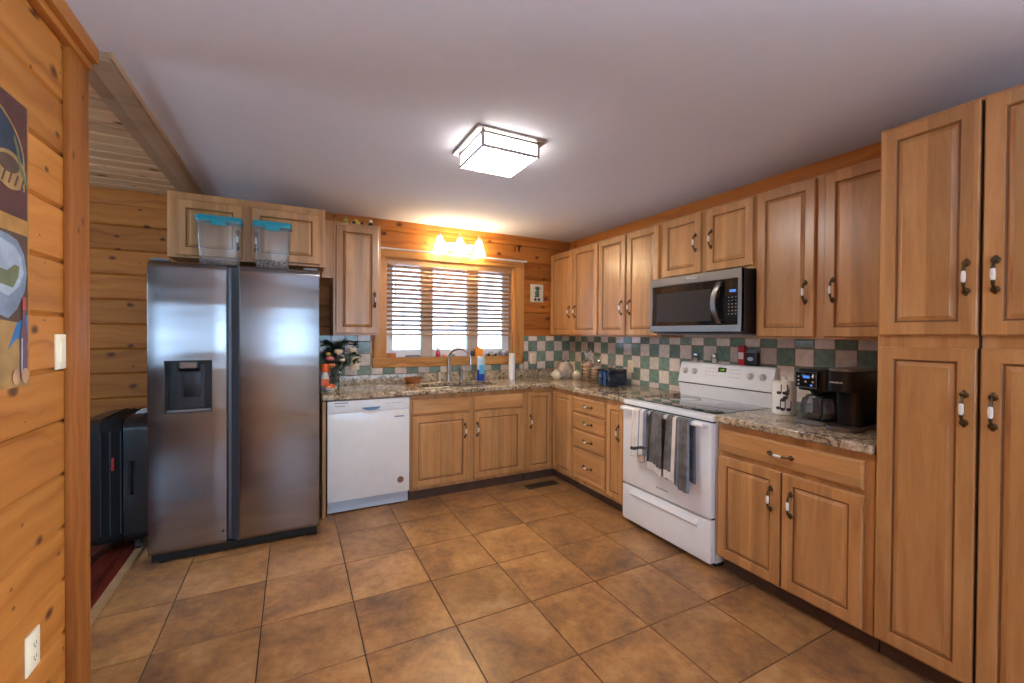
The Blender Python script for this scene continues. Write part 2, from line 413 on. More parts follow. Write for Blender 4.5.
def struct(o, label=None, cat=None):
    o['kind'] = 'structure'
    if label: o['label'] = label; o['category'] = cat
    return o
def text(name, s, size, fr, mat, parent, spacing=1):
    """raised lettering; fr(a,b,c): a along the line, b up, c out of the surface"""
    cu = bpy.data.curves.new(name, 'FONT'); cu.body = s; cu.size = size; cu.extrude = .0004; cu.align_x = 'CENTER'; cu.space_character = spacing
    tmp = bpy.data.objects.new(name+'_tmp', cu); COL.objects.link(tmp)
    me = bpy.data.meshes.new_from_object(tmp.evaluated_get(bpy.context.evaluated_depsgraph_get()))
    bpy.data.objects.remove(tmp); bpy.data.curves.remove(cu)
    base = WLOC[parent.name]
    for v in me.vertices: v.co = Vector(fr(v.co.x, v.co.y, v.co.z)) - base
    me.materials.clear(); me.materials.append(mat); me.name = name
    o = bpy.data.objects.new(name, me); COL.objects.link(o); o.parent = parent; WLOC[o.name] = base; return o
def FR(X): return lambda a, b, c: (X-c, a, b)         # surface facing -x, a = y
def FB(Y): return lambda a, b, c: (a, Y-c, b)         # surface facing -y, a = x

# ------------------------------------------------------------------ room shell
def planks(bd, axis, a0, a1, z0, z1, face, out, pitch=.18, zref=1.255, th=.02):
    """horizontal boards with V joints; face = plane coordinate, out = +-1 towards the room"""
    k = math.floor((z0-zref)/pitch)
    while zref+k*pitch < z1-1e-4:
        lo, hi = zref+k*pitch, zref+(k+1)*pitch; k += 1
        l, h = max(lo, z0), min(hi, z1)
        if h-l < .012: continue
        g = .009; f = face; bk = face-out*th
        pts = [(bk, l), (bk, h)]
        pts += [(f-out*.012, h), (f, h-g)] if h == hi else [(f, h)]
        pts += [(f, l+g), (f-out*.012, l)] if l == lo else [(f, l)]
        bd.prism(pts, axis, a0, a1)
WX0, WX1, WZ0, WZ1 = .76, 2.10, 1.15, 2.09      # kitchen window opening
XO = -3.6; YR = -2.4
b = B()
for a0, a1, z0, z1 in ((XO, WX0, 0, H), (WX1, XR+.15, 0, H), (WX0, WX1, 0, WZ0), (WX0, WX1, WZ1, H)):
    planks(b, 0, a0, min(a1, XR), z0, z1, YB, -1)
    b.box(a0, a1, YB+.02, YB+.16, z0, z1)
struct(b.build('wall_back', PINE_X), 'knotty pine plank wall behind the sink and window', 'wall')
b = B(); planks(b, 1, YR, 2.12, 0, H, XL, 1); b.box(XL-.15, XL-.02, YR, 2.12, 0, H)
struct(b.build('wall_left', PINE_Y), 'honey pine plank partition wall at the left edge', 'wall')
b = B(); b.slab([YR-.15, -2.2, .1, YB+.16], [0, .02, 2.15, H], lambda i, j: not (i == 1 and j == 1), 0, .15)
for v in b.bm.verts: v.co = Vector((XR+v.co.z, v.co.x, v.co.y))
struct(b.build('wall_right', WALLP), 'wall behind the stove and wall cabinets', 'wall')
def holewall(name, x0, x1, holes, m):
    b = B(); xs = sorted({x0, x1} | {h[0] for h in holes} | {h[1] for h in holes}); zs = sorted({0, H} | {h[2] for h in holes} | {h[3] for h in holes})
    b.slab(xs, zs, lambda i, j: not any(h[0] <= (xs[i]+xs[i+1])/2 <= h[1] and h[2] <= (zs[j]+zs[j+1])/2 <= h[3] for h in holes), 0, .15)
    for v in b.bm.verts: v.co = Vector((v.co.x, YR-v.co.z, v.co.y))
    return struct(b.build(name, m))
PANE_R = clearmat('rear_window_glass', (.50, .55, .60), .02, 1)
RW = [(-3.2, -.95, .95, 2.1), (-.6, 2.2, .95, 2.1)]
holewall('wall_rear', XO-.1, XR, RW, WALLP)
b = B(); b.slab([YR, 2.1, 3.2, YB+.16], [0, 1.1, 2.1, H], lambda i, j: not (i == 1 and j == 1), 0, .15)
for v in b.bm.verts: v.co = Vector((XO-v.co.z, v.co.x, v.co.y))
struct(b.build('wall_side_room', PINE_Y), 'far wall of the side room', 'wall')
b = B(); b.box(-.61, XR+.15, YR-.15, YB+.16, H, H+.1); b.box(-.85, -.61, YR-.15, 2.15, H, H+.1)
struct(b.build('ceiling', PAINT), 'flat white painted kitchen ceiling', 'ceiling')
b = B(); b.box(XO-.15, -.85, YR-.15, YB+.16, H+.004, H+.1); b.box(-.85, -.61, 2.15, YB+.16, H, H+.1)
k = 0
y = 2.0
while y < YB:
    y1 = min(y+.14, YB); b.prism([(y+.012, H-.016), (y+.006, H-.010), (y+.006, H), (y1-.006, H), (y1-.006, H-.010), (y1-.012, H-.016)], 0, XO, -.745); y += .14
struct(b.build('ceiling_side_room', PINE_CEIL), 'pine board ceiling over the side room', 'ceiling')

# floor: individual tiles on a grout bed
TX, TY, TS = .2766, 3.126, .409
b = B(); b.box(-.87, XR, YR, YB, -.12, -.003, 1)
i0, i1 = math.floor((-.85-TX)/TS), math.ceil((XR-TX)/TS)
j0, j1 = math.floor((YR-TY)/TS), math.ceil((YB-TY)/TS)
for i in range(i0, i1):
    for j in range(j0, j1):
        x0, x1 = max(-.848, TX+i*TS+.0025), min(XR-.001, TX+(i+1)*TS-.0025); y0, y1 = max(YR, TY+j*TS+.0025), min(YB-.001, TY+(j+1)*TS-.0025)
        if x1-x0 < .02 or y1-y0 < .02: continue
        b.panel(lambda a, c, h: (a, c, h), x0, x1, y0, y1, [(0, -.004), (0, -.0018), (.0012, 0)], 0)
struct(b.build('floor', [FTILE, FGROUT]), 'mottled brown square floor tiles', 'floor')
b = B(); b.box(XO, -.87, YR, YB, -.12, -.001); struct(b.build('floor_side_room', REDWOOD), 'dark red wood floor of the side room', 'floor')
b = B(); b.prism([(-.893, 0), (-.885, .010), (-.85, .010), (-.842, 0)], 1, 2.145, YB-.005); struct(b.build('trim_1', CORK), 'pale oak threshold strip between tile and red wood floor', 'trim')

# left partition: end casing, cornice, header over the opening
b = B(); b.box(XL-.17, XL+.018, 2.12, 2.14, 0, 2.37, bev=.003); b.box(XL, XL+.018, 1.985, 2.12, 0, 2.37, bev=.003)
struct(b.build('trim_2', POST), 'vertical pine casing at the end of the left wall', 'trim')
b = B(); b.box(XL, -.645, YR, 2.13, 2.372, H, bev=.004); b.box(XL, -.665, YR, 2.135, 2.345, 2.372, bev=.003)
struct(b.build('trim_3', TRIM_Y), 'pine cornice along the top of the left wall', 'trim')
b = B(); b.box(-.69, -.615, 2.215, YB-.003, 2.395, H, bev=.002); b.box(-.615, -.605, 2.12, YB-.003, 2.40, H); b.box(-.69, -.615, 2.135, 2.215, 2.395, H)
b.box(-.75, -.692, 2.215, YB-.003, 2.402, H); struct(b.build('trim_4', OLDWOOD), 'weathered wood header board above the opening', 'trim')
b = B(); b.box(XO, -.706, YB-.02, YB, 2.30, 2.40, bev=.003); struct(b.build('trim_5', TRIM_X), 'pine board along the top of the side room wall', 'trim')
b = B(); b.prism([(YB, 2.385), (YB-.012, 2.385), (YB-.03, H), (YB, H)], 0, -.60, XR); struct(b.build('trim_6', TRIM_X), 'thin pine cornice above the sink window', 'trim')
b = B(); b.box(XR-.022, XR-.001, .30, YB-.034, 2.345, H-.001, bev=.004)
struct(b.build('trim_7', TRIM_Y), 'orange pine cornice on the wall above the right hand cabinets', 'trim')

# ------------------------------------------------------------------ kitchen window
wroot = thing('window_1', 'three pane white window above the sink with pine casing', 'window', (1.43, YB, WZ0)); wroot['kind'] = 'structure'
b = B(); b.box(WX0-.10, WX0, YB-.022, YB-.001, WZ0-.005, WZ1, bev=.003); b.box(WX1, WX1+.12, YB-.022, YB-.001, WZ0-.005, WZ1, bev=.003); b.build('side_casing', WIN_Z, wroot)
b = B(); b.box(WX0-.10, WX1+.12, YB-.024, YB-.001, WZ1, WZ1+.075, bev=.003)
b.box(WX0, WX1, YB, YB+.13, WZ1-.015, WZ1-.001); b.build('head_casing', WIN_X, wroot)
b = B(); b.box(WX0-.115, WX1+.10, YB-.026, YB-.001, WZ0-.085, WZ0-.012, bev=.003); b.box(WX0-.115, WX1+.10, YB-.04, YB-.001, WZ0-.012, WZ0, bev=.003); b.box(WX0, WX1, YB, YB+.13, WZ0-.012, WZ0); b.build('window_sill', WIN_X, wroot)
b = B(); b.box(WX0, WX0+.014, YB, YB+.13, WZ0, WZ1); b.box(WX1-.014, WX1, YB, YB+.13, WZ0, WZ1); b.build('jamb', WIN_Z, wroot)
b = B()
fy0, fy1 = YB+.085, YB+.145
b.box(WX0+.014, WX0+.05, fy0, fy1, WZ0, WZ1-.015); b.box(WX1-.05, WX1-.014, fy0, fy1, WZ0, WZ1-.015)
b.box(WX0+.05, WX1-.05, fy0, fy1, WZ0, WZ0+.035); b.box(WX0+.05, WX1-.05, fy0, fy1, WZ1-.032, WZ1-.015)
b.build('window_frame', VINYL, wroot)
for x0, x1 in ((1.155, 1.20), (1.64, 1.685)):
    b = B(); b.box(x0-.035, x1+.035, fy0-.02, fy0+.002, WZ0+.0, WZ1-.016, bev=.002); b.box(x0, x1, fy0+.002, fy1, WZ0+.035, WZ1-.05); b.build('mullion', plain('tan_mullion', (.64, .53, .44), .5), wroot)
for x0, x1 in ((.81, 1.155), (1.20, 1.64), (1.685, 2.05)):
    b = B(); z0, z1 = WZ0+.035, WZ1-.032; w = .036
    b.slab([x0, x0+w, x1-w, x1], [z0, z0+w, z1-w, z1], lambda i, j: not (i == 1 and j == 1), 0, .04)
    for v in b.bm.verts: v.co = Vector((v.co.x, fy0+.005+v.co.z, v.co.y))
    sash = b.build('sash', VINYL, wroot)
    g = B(); g.box(x0+w-.003, x1-w+.003, fy0+.022, fy0+.026, z0+w-.003, z1-w+.003); g.build('pane', PANE_T, sash)
    h = B(); h.box(x0+w*.3, x0+w*.7, fy0-.012, fy0+.005, z0+.14, z0+.20, bev=.003); h.build('sash_latch', VINYL, sash)

# windows of the room behind the camera (they give the daylight and the reflections in the steel)
for n, (x0, x1, z0, z1) in enumerate(RW):
    r = thing('window_%d' % (n+2), 'white window in the rear wall behind the viewpoint', 'window', ((x0+x1)/2, YR, z0)); r['kind'] = 'structure'
    b = B(); w = .06; k = 3; xs = [x0, x0+w]; mul = []
    for q in range(1, k): m_ = x0+(x1-x0)*q/k; xs += [m_-.035, m_+.035]
    xs += [x1-w, x1]
    b.slab(xs, [z0, z0+w, z1-w, z1], lambda i, j: not (i % 2 == 1 and j == 1), 0, .05)
    for v in b.bm.verts: v.co = Vector((v.co.x, YR-.12+v.co.z, v.co.y))
    b.build('window_frame', VINYL, r)
    g = B(); g.box(x0+w, x1-w, YR-.10, YR-.095, z0+w, z1-w); g.build('pane', PANE_R, r)
    bl = thing('window_blind', 'half raised white blind in the %s rear window' % ('side room' if n == 0 else 'kitchen'), 'blind', ((x0+x1)/2, YR-.03, z1))
    s_ = B(); s_.box(x0+.005, x1-.005, YR-.06, YR-.01, z1-.05, z1-.002); s_.build('head_rail', VINYL, bl)
    for q in range(9):
        s_ = B(); zc = z1-.075-q*.045; s_.rbox(((x0+x1)/2, YR-.035, zc), (x1-x0-.02, .045, .003), Matrix.Rotation(.35, 4, 'X')); s_.build('slat', VINYL, bl)

r = thing('added_door_1', 'added white sliding glass door, unseen, bringing daylight in behind the viewpoint', 'door', (XR, -1.05, 0)); r['kind'] = 'structure'  # unseen door added to raise the daylight in the room
b = B(); b.slab([-2.2, -2.12, -1.09, -1.01, .02, .1], [.02, .10, 2.07, 2.15], lambda i, j: not (i % 2 == 1 and j == 1), 0, .06)
for v in b.bm.verts: v.co = Vector((XR+.05+v.co.z, v.co.x, v.co.y))
b.build('door_frame', VINYL, r)
g = B(); g.box(XR+.075, XR+.081, -2.12, .02, .10, 2.07); g.build('pane', PANE, r)
r = thing('window_4', 'added unseen white window lighting the side room from its far wall', 'window', (XO, 2.65, 1.1)); r['kind'] = 'structure'  # unseen window added to light the side room ceiling
b = B(); b.slab([2.1, 2.16, 2.62, 2.68, 3.14, 3.2], [1.1, 1.16, 2.04, 2.1], lambda i, j: not (i % 2 == 1 and j == 1), 0, .05)
for v in b.bm.verts: v.co = Vector((XO-.12+v.co.z, v.co.x, v.co.y))
b.build('window_frame', VINYL, r)
g = B(); g.box(XO-.10, XO-.095, 2.16, 3.14, 1.16, 2.04); g.build('pane', PANE, r)

# ------------------------------------------------------------------ tiled backsplash
def splash():
    b = B(); rnd = random.Random(3); P = .112; PX = .1103; z_lines = [1.306-P*4+P*i for i in range(6)]
    def cellsB(u0, u1, z0, z1):       # on the back wall
        i = math.floor((u0-2.282)/PX)
        while 2.282+i*PX < u1:
            for j in range(-4, 2):
                lo, hi = 2.282+i*PX, 2.282+(i+1)*PX; zl, zh = 1.306+(j-1)*P, 1.306+j*P
                a, c, l, h = max(lo, u0), min(hi, u1), max(zl, z0), min(zh, z1)
                if c-a > .012 and h-l > .012:
                    t = [rnd.uniform(-.0007, .0007) for _ in range(2)]
                    fr = lambda p, q, k: (p, YB-.008-k-t[0]*(p-a)/.1-t[1]*(q-l)/.1, q)
                    b.panel(fr, a+.002, c-.002, l+.002, h-.002, [(0, -.003), (0, .0005), (.002, .003)], 0 if (i+j) % 2 == 0 else 1)
            i += 1
    def cellsR(u0, u1, z0, z1):
        P2 = .1125; i = math.floor((u0-1.697)/P2)
        while 1.697+i*P2 < u1:
            for j in range(-4, 2):
                lo, hi = 1.697+i*P2, 1.697+(i+1)*P2; zl, zh = 1.300+(j-1)*P, 1.300+j*P
                a, c, l, h = max(lo, u0), min(hi, u1), max(zl, z0), min(zh, z1)
                if c-a > .012 and h-l > .012:
                    t = [rnd.uniform(-.0007, .0007) for _ in range(2)]
                    fr = lambda p, q, k: (XR-.008-k-t[0]*(p-a)/.1-t[1]*(q-l)/.1, p, q)
                    b.panel(fr, a+.002, c-.002, l+.002, h-.002, [(0, -.003), (0, .0005), (.002, .003)], 0 if (i+j) % 2 == 1 else 1)
            i += 1
    top = 1.362
    b.box(.19, .64, YB-.009, YB-.001, .915, top, 2); b.box(.64, 2.205, YB-.009, YB-.001, .915, WZ0-.09, 2); b.box(2.225, XR, YB-.009, YB-.001, .915, top, 2)
    b.box(XR-.009, XR-.001, .90, YB-.009, .86, top, 2)
    cellsB(.19, .64, 1.0, top); cellsB(.64, 2.225, 1.0, WZ0-.088); cellsB(2.225, XR-.012, 1.0, top)
    cellsR(.90, YB-.012, .915, top)
    return b.build('backsplash', [TGREEN, TCREAM, TGROUT])
struct(splash(), 'checkerboard backsplash of green and cream glazed tiles', 'backsplash')

# ------------------------------------------------------------------ cabinets
DOORP = [(0, 0), (0, .014), (.005, .02), (.050, .02), (.0525, .012), (.0565, .010), (.0595, .010), (.074, .0175), (.0755, .019), (.079, .019)]
NARROW = [(0, 0), (0, .014), (.005, .02), (.036, .02), (.0385, .012), (.042, .010), (.045, .010), (.057, .0175), (.0585, .019), (.061, .019)]
DRAWP = [(0, 0), (0, .012), (.006, .018), (.012, .02)]
def pull(fr, a, bz, parent, horiz=False, metal=BRONZE):
    def p(u, c): return Vector(fr(a+u, bz, c)) if horiz else Vector(fr(a, bz+u, c))
    m = B(); q = [(-.050, .018), (-.051, .028), (-.046, .038), (-.034, .044), (-.02, .047)]
    for sgn in (1, -1):
        m.tube([p(sgn*u, c) for u, c in q], [.0075, .0050, .0042, .0048, .0068], 8)
        e = p(sgn*-.052, .0215); n = (Vector(fr(0, 0, 1))-Vector(fr(0, 0, 0)))
        m.ball(e, .0135, sc=tuple(.45 if abs(x) > .5 else 1.0 for x in n), seg=10)
        e = p(sgn*-.064, .0205); m.ball(e, .006, sc=tuple(.45 if abs(x) > .5 else 1.0 for x in n), seg=8)
    m.tube([p(u, .047) for u in (-.021, .021)], .004, 8)
    bmesh.ops.remove_doubles(m.bm, verts=m.bm.verts[:], dist=1e-6)
    m.build('pull_handle', metal, parent)
    g = B(); g.tube([p(u, .047) for u in (-.021, -.018, -.008, .008, .018, .021)], [.005, .0062, .0076, .0076, .0062, .005], 12)
    h = g.build('handle_grip', CERAMIC, parent); h['label'] = 'white porcelain grip of the pull'
def door(root, fr, a0, a1, b0, b1, vert, pullpos=None, prof=DOORP, metal=BRONZE, name='door'):
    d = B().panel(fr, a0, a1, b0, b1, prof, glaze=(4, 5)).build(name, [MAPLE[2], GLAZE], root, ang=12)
    if pullpos: pull(fr, *pullpos, d, metal=metal)
    return d
def drawer(root, fr, a0, a1, b0, b1, ax, handle=True, name='drawer', big=False):
    prof = DRAWP if not big else [(0, 0), (0, .012), (.006, .018), (.012, .02), (.03, .02), (.034, .016), (.04, .016), (.046, .02)]
    d = B().panel(fr, a0, a1, b0, b1, prof).build(name, MAPLE[ax], root, ang=12)
    if handle: pull(fr, (a0+a1)/2, (b0+b1)/2, d, horiz=True)
    return d
def carcass_r(root, y0, y1, z0, z1, xf, toe=False):
    b = B(); b.box(xf, XR-.012, y0, y1, z0, z1, bev=.0015, seg=1); b.build('cabinet_body', MAPLE[2], root)
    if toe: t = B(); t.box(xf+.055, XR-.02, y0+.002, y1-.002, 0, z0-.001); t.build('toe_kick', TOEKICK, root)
def carcass_b(root, x0, x1, z0, z1, yf, toe=False, back=None, open_top=False):
    b = B(); back = back or YB-.012
    if open_top:
        b.box(x0, x1, yf, yf+.02, z0, z1); b.box(x0, x0+.018, yf+.02, back, z0, z1); b.box(x1-.018, x1, yf+.02, back, z0, z1); b.box(x0+.018, x1-.018, yf+.02, back, z0, z0+.018)
    else: b.box(x0, x1, yf, back, z0, z1, bev=.0015, seg=1)
    b.build('cabinet_body', MAPLE[2], root)
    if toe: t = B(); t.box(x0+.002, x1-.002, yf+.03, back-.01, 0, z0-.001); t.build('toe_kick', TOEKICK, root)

fru, frb, fbb = FR(XU+.02), FR(XF), FB(YF)
UT, UB = 2.262, 1.362
# right-hand wall cabinets
def upper(name, label, y0, y1, z0, doors, dz0):
    r = thing(name, label, 'cabinet', (XR-.15, (y0+y1)/2, z0)); carcass_r(r, y0, y1, z0, UT, XU+.02)
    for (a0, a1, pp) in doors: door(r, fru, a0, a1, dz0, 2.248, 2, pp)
    return r
PZ = 1.615
upper('wall_cabinet', 'maple wall cabinet in the far corner right of the plaque', 3.212, 4.056, UB, [(3.630, 4.045, (3.675, PZ)), (3.225, 3.618, (3.575, PZ))], 1.374)
upper('wall_cabinet', 'maple two door wall cabinet left of the microwave', 2.449, 3.210, UB, [(2.840, 3.200, (2.885, PZ)), (2.466, 2.826, (2.782, PZ))], 1.374)
upper('wall_cabinet', 'short maple cabinet directly above the microwave', 1.680, 2.447, 1.803, [(2.077, 2.423, (2.118, 2.04)), (1.692, 2.030, (1.990, 2.04))], 1.822)
upper('wall_cabinet', 'maple two door wall cabinet above the coffee maker', .912, 1.678, UB, [(1.334, 1.664, (1.380, PZ+.01)), (.938, 1.288, (1.244, PZ+.01))], 1.374)

# over the fridge, and beside the window
r = thing('wall_cabinet', 'wide low maple cabinet above the refrigerator', 'cabinet', (-.25, 3.70, 1.85))
carcass_b(r, -.699, .203, 1.85, 2.262, 3.345)
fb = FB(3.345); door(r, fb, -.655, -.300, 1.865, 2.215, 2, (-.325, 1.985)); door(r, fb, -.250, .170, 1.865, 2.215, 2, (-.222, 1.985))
r = thing('wall_cabinet', 'tall single door maple cabinet left of the window', 'cabinet', (.44, 3.9, UB))
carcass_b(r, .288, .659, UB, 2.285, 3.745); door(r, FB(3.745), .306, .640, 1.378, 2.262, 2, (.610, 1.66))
b = B(); b.box(.206, .287, 3.752, 3.772, 1.824, 2.285); b.build('filler_strip', MAPLE[2], r)

# pantry
r = thing('pantry_cabinet', 'full height maple pantry cabinet at the right edge', 'cabinet', (2.5, .6, 0))
carcass_r(r, .314, .910, .085, 2.251, XF, True)
for z0, z1, pz in ((.098, 1.338, 1.115), (1.385, 2.238, 1.60)):
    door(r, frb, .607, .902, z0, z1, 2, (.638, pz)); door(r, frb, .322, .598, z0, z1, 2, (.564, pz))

b = B(); b.box(XF-.0015, XF+.001, .5985, .6065, .10, 2.236); b.build('door_gap_shade', DARKGAP, r)  # dark strip paints the interior shade seen between the pantry doors
# base cabinets, right wall
r = thing('base_cabinet', 'maple base cabinet with one drawer below the coffee maker', 'cabinet', (2.5, 1.28, 0))
carcass_r(r, .912, 1.670, .085, .872, XF, True)
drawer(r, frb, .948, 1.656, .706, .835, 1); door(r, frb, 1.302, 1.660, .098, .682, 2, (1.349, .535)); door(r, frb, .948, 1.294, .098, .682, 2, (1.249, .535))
b = B(); b.box(XF-.0015, XF+.001, 1.2945, 1.3015, .10, .68); b.build('door_gap_shade', DARKGAP, r)  # dark strip standing in for shade between the two base doors
r = thing('base_cabinet', 'narrow maple base cabinet left of the stove', 'cabinet', (2.5, 2.55, 0))
carcass_r(r, 2.436, 2.668, .085, .872, XF, True); door(r, frb, 2.470, 2.655, .115, .835, 2, (2.512, .63), NARROW)
r = thing('drawer_cabinet', 'maple stack of four drawers in the right hand run', 'cabinet', (2.5, 2.9, 0))
carcass_r(r, 2.670, 3.122, .085, .872, XF, True)
for z0, z1 in ((.708, .832), (.560, .690), (.402, .545), (.125, .386)): drawer(r, frb, 2.682, 3.110, z0, z1, 1, big=z1-z0 > .2)
# corner cabinet: an L shaped box with a two leaf folding door
r = thing('corner_cabinet', 'maple corner base cabinet with angled pair of door leaves', 'cabinet', (2.5, 3.75, 0))
b = B(); xs = [1.925, XF, XR-.012]; ys = [3.124, YF, YB-.012]
b.slab(xs, ys, lambda i, j: not (i == 0 and j == 0), .085, .872); b.build('cabinet_body', MAPLE[2], r)
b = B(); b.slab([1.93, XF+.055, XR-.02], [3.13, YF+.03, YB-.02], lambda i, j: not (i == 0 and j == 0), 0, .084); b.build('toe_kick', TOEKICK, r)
door(r, frb, 3.138, 3.440, .112, .835, 2, None, NARROW); door(r, fbb, 1.942, 2.196, .112, .835, 2, (1.972, .565), NARROW)
# sink base
r = thing('sink_cabinet', 'maple sink cabinet with two doors and false drawer fronts', 'cabinet', (1.38, 3.75, 0))
carcass_b(r, .848, 1.921, .085, .872, YF, True, open_top=True)
drawer(r, fbb, .862, 1.358, .712, .832, 0, False, 'false_front'); drawer(r, fbb, 1.404, 1.892, .712, .832, 0, False, 'false_front')
door(r, fbb, .862, 1.358, .112, .696, 2, (1.322, .545)); door(r, fbb, 1.404, 1.892, .112, .696, 2, (1.436, .545))
# end panel by the fridge
b = B(); b.box(.192, .216, YD-.01, YB-.012, 0, .870, bev=.001, seg=1)
tag(b.build('end_panel', MAPLE[2], loc=(.204, 3.75, 0)), 'narrow upright maple end panel between refrigerator and dishwasher', 'panel')

# ------------------------------------------------------------------ countertops
def smoothcut(b): return b
r = thing('countertop', 'speckled brown granite countertop with sink cutout under the window', 'countertop', (1.5, 3.7, .875))
b = B(); xs = [.19, 1.00, 1.70, 2.19, XR-.012]; ys = [2.436, 3.435, 3.545, 3.93, YB-.012]
b.slab(xs, ys, lambda i, j: (i == 3 or j >= 1) and not (i == 1 and j == 2), .875, .915)
b.build('counter_slab', GRANITE, r, bevel=.006)
b = B(); b.box(.20, XR-.034, YB-.033, YB-.013, .9155, 1.0, bev=.002); struct(b.build('trim_8', GRANITE), 'low granite upstand along the back wall', 'trim')
b = B(); b.box(2.19, XR-.012, .912, 1.672, .875, .915)
tag(b.build('countertop', GRANITE, loc=(2.5, 1.28, .875), bevel=.006), 'short granite countertop between stove and pantry', 'countertop')

# ------------------------------------------------------------------ sink and taps
r = thing('sink', 'undermount stainless double bowl sink below the window', 'sink', (1.35, 3.74, .70))
def bowl(x0, x1, y0, y1, z0, z1, t=.008):
    b = B(); prof = [(0, .0), (-t, 0), (-t, z1-z0+.0)]
    b.slab([x0-t, x0, x1, x1+t], [y0-t, y0, y1, y1+t], lambda i, j: not (i == 1 and j == 1), z0, z1)
    b.box(x0-t, x1+t, y0-t, y1+t, z0-t, z0); return b
bowl(1.008, 1.338, 3.553, 3.922, .70, .8745).build('sink_bowl', SINKST, r, bevel=.004)
bowl(1.362, 1.692, 3.553, 3.922, .70, .8745).build('sink_bowl', SINKST, r, bevel=.004)
for x in (1.173, 1.527):
    b = B(); b.lathe((x, 3.74, .70), [(.045, 0), (.045, .003), (.03, .004), (.025, .001)]); b.build('drain', CHROME, r)
fx, fy = 1.342, 3.965
r = thing('faucet', 'chrome gooseneck kitchen faucet arched over the sink', 'faucet', (fx, fy, .915))
b = B(); b.lathe((fx, fy, .915), [(.032, 0), (.032, .006), (.024, .012), (.021, .05), (.016, .06)]); b.build('faucet_base', CHROME, r)
pts = [(fx, fy, .965), (fx, fy, 1.12)]; dv = Vector((.19, -.10, 0))
for i in range(13):
    a = PI*(1-i/12*1.05); p = Vector((fx, fy, 1.135))+dv*.5+dv*.5*math.cos(a)+Vector((0, 0, .10*math.sin(a))); pts.append(p)
b = B(); b.tube(pts, .0125, 12); b.build('spout', CHROME, r)
e = Vector(pts[-1]); b = B(); b.tube([e+Vector((0, 0, .004)), e-Vector((0, 0, .035))], [.0145, .016], 12); b.build('spout_nozzle', CHROME, r)
r = thing('soap_dispenser', 'slim chrome soap pump left of the faucet', 'dispenser', (1.245, 3.96, .915))
b = B(); b.lathe((1.245, 3.96, .915), [(.022, 0), (.022, .006), (.016, .012), (.016, .085), (.012, .095)]); b.build('pump_body', NICKEL, r)
b = B(); b.lathe((1.245, 3.96, 1.01), [(.006, 0), (.006, .012), (.012, .013), (.012, .022)], 12); b.tube([(1.245, 3.96, 1.028), (1.25, 3.92, 1.026)], .005, 8); b.build('pump_head', CHROME, r)
r = thing('faucet_lever', 'chrome side lever just right of the gooseneck spout', 'faucet', (1.472, 3.96, .915))
b = B(); b.lathe((1.472, 3.96, .915), [(.022, 0), (.022, .006), (.014, .014), (.011, .08), (.015, .10), (.015, .115)]); b.build('lever_post', CHROME, r)
b = B(); b.tube([(1.475, 3.965, 1.025), (1.43, 3.93, 1.04)], [.011, .007], 8); b.build('lever', CHROME, r)
r = thing('side_sprayer', 'small chrome sprayer between lever and blue soap bottle', 'faucet', (1.60, 3.96, .915))
b = B(); b.lathe((1.60, 3.96, .915), [(.018, 0), (.018, .006), (.010, .012), (.009, .05), (.011, .06)]); b.build('sprayer_base', CHROME, r)
b = B(); b.tube([(1.60, 3.96, .975), (1.59, 3.945, .995), (1.565, 3.92, 1.005)], [.009, .010, .008], 8); b.build('sprayer_head', CHROME, r)

# dish soap bottle: clear above, blue below
DSB = plain('blue_dish_soap', (.01, .06, .45), .12); DSL = plain('pale_blue_label', (.10, .50, .80), .4)
r = thing('soap_bottle', 'blue dish soap bottle standing at the back of the sink', 'bottle', (1.655, 3.90, .915))
b = B(); b.lathe((1.655, 3.90, .915), [(.030, 0), (.038, .006), (.040, .05), (.040, .11)], sy=.55); b.build('bottle_base', DSB, r)
b = B(); b.lathe((1.655, 3.90, .915), [(.040, .111), (.043, .17), (.043, .215), (.040, .228), (.034, .232)], sy=.55); b.build('bottle_body', plain('clear_blue_plastic', (.55, .72, .85), .15), r)
b = B(); b.box(1.628, 1.682, 3.8745, 3.8775, .985, 1.075, bev=.001); b.build('label', DSL, r)
b = B(); b.lathe((1.655, 3.90, 1.1475), [(.034, 0), (.034, .010), (.030, .013)], 16, sy=.5); b.build('cap', CERAMIC, r)
# tall white bottle at the right of the window
r = thing('white_bottle', 'tall slim white cylinder bottle in front of the right casing', 'bottle', (1.99, 3.88, .915))
b = B(); b.lathe((1.99, 3.88, .915), [(.030, 0), (.033, .004), (.033, .225), (.031, .229)]); b.build('bottle_body', ENAMEL, r)
b = B(); b.lathe((1.99, 3.88, 1.1445), [(.032, 0), (.032, .035), (.028, .039)]); b.build('cap', CERAMIC, r)
# reed basket
r = thing('basket', 'small brown oval basket on the counter left of the sink', 'basket', (.998, 3.955, .915))
b = B()
for i in range(5): b.lathe((.998, 3.955, .915), [(.044+.004*i, .002+i*.009), (.049+.004*i, .007+i*.009), (.044+.004*i, .012+i*.009)], 28, sx=1.3, sy=.8)
b.build('basket_weave', WICKER, r)
b = B(); pts = [(.998+.082*math.cos(a), 3.955+.050*math.sin(a), .965) for a in [2*PI*i/28 for i in range(29)]]; b.tube(pts, .007, 8); b.build('basket_rim', plain('dark_reed', (.22, .08, .03), .6), r)

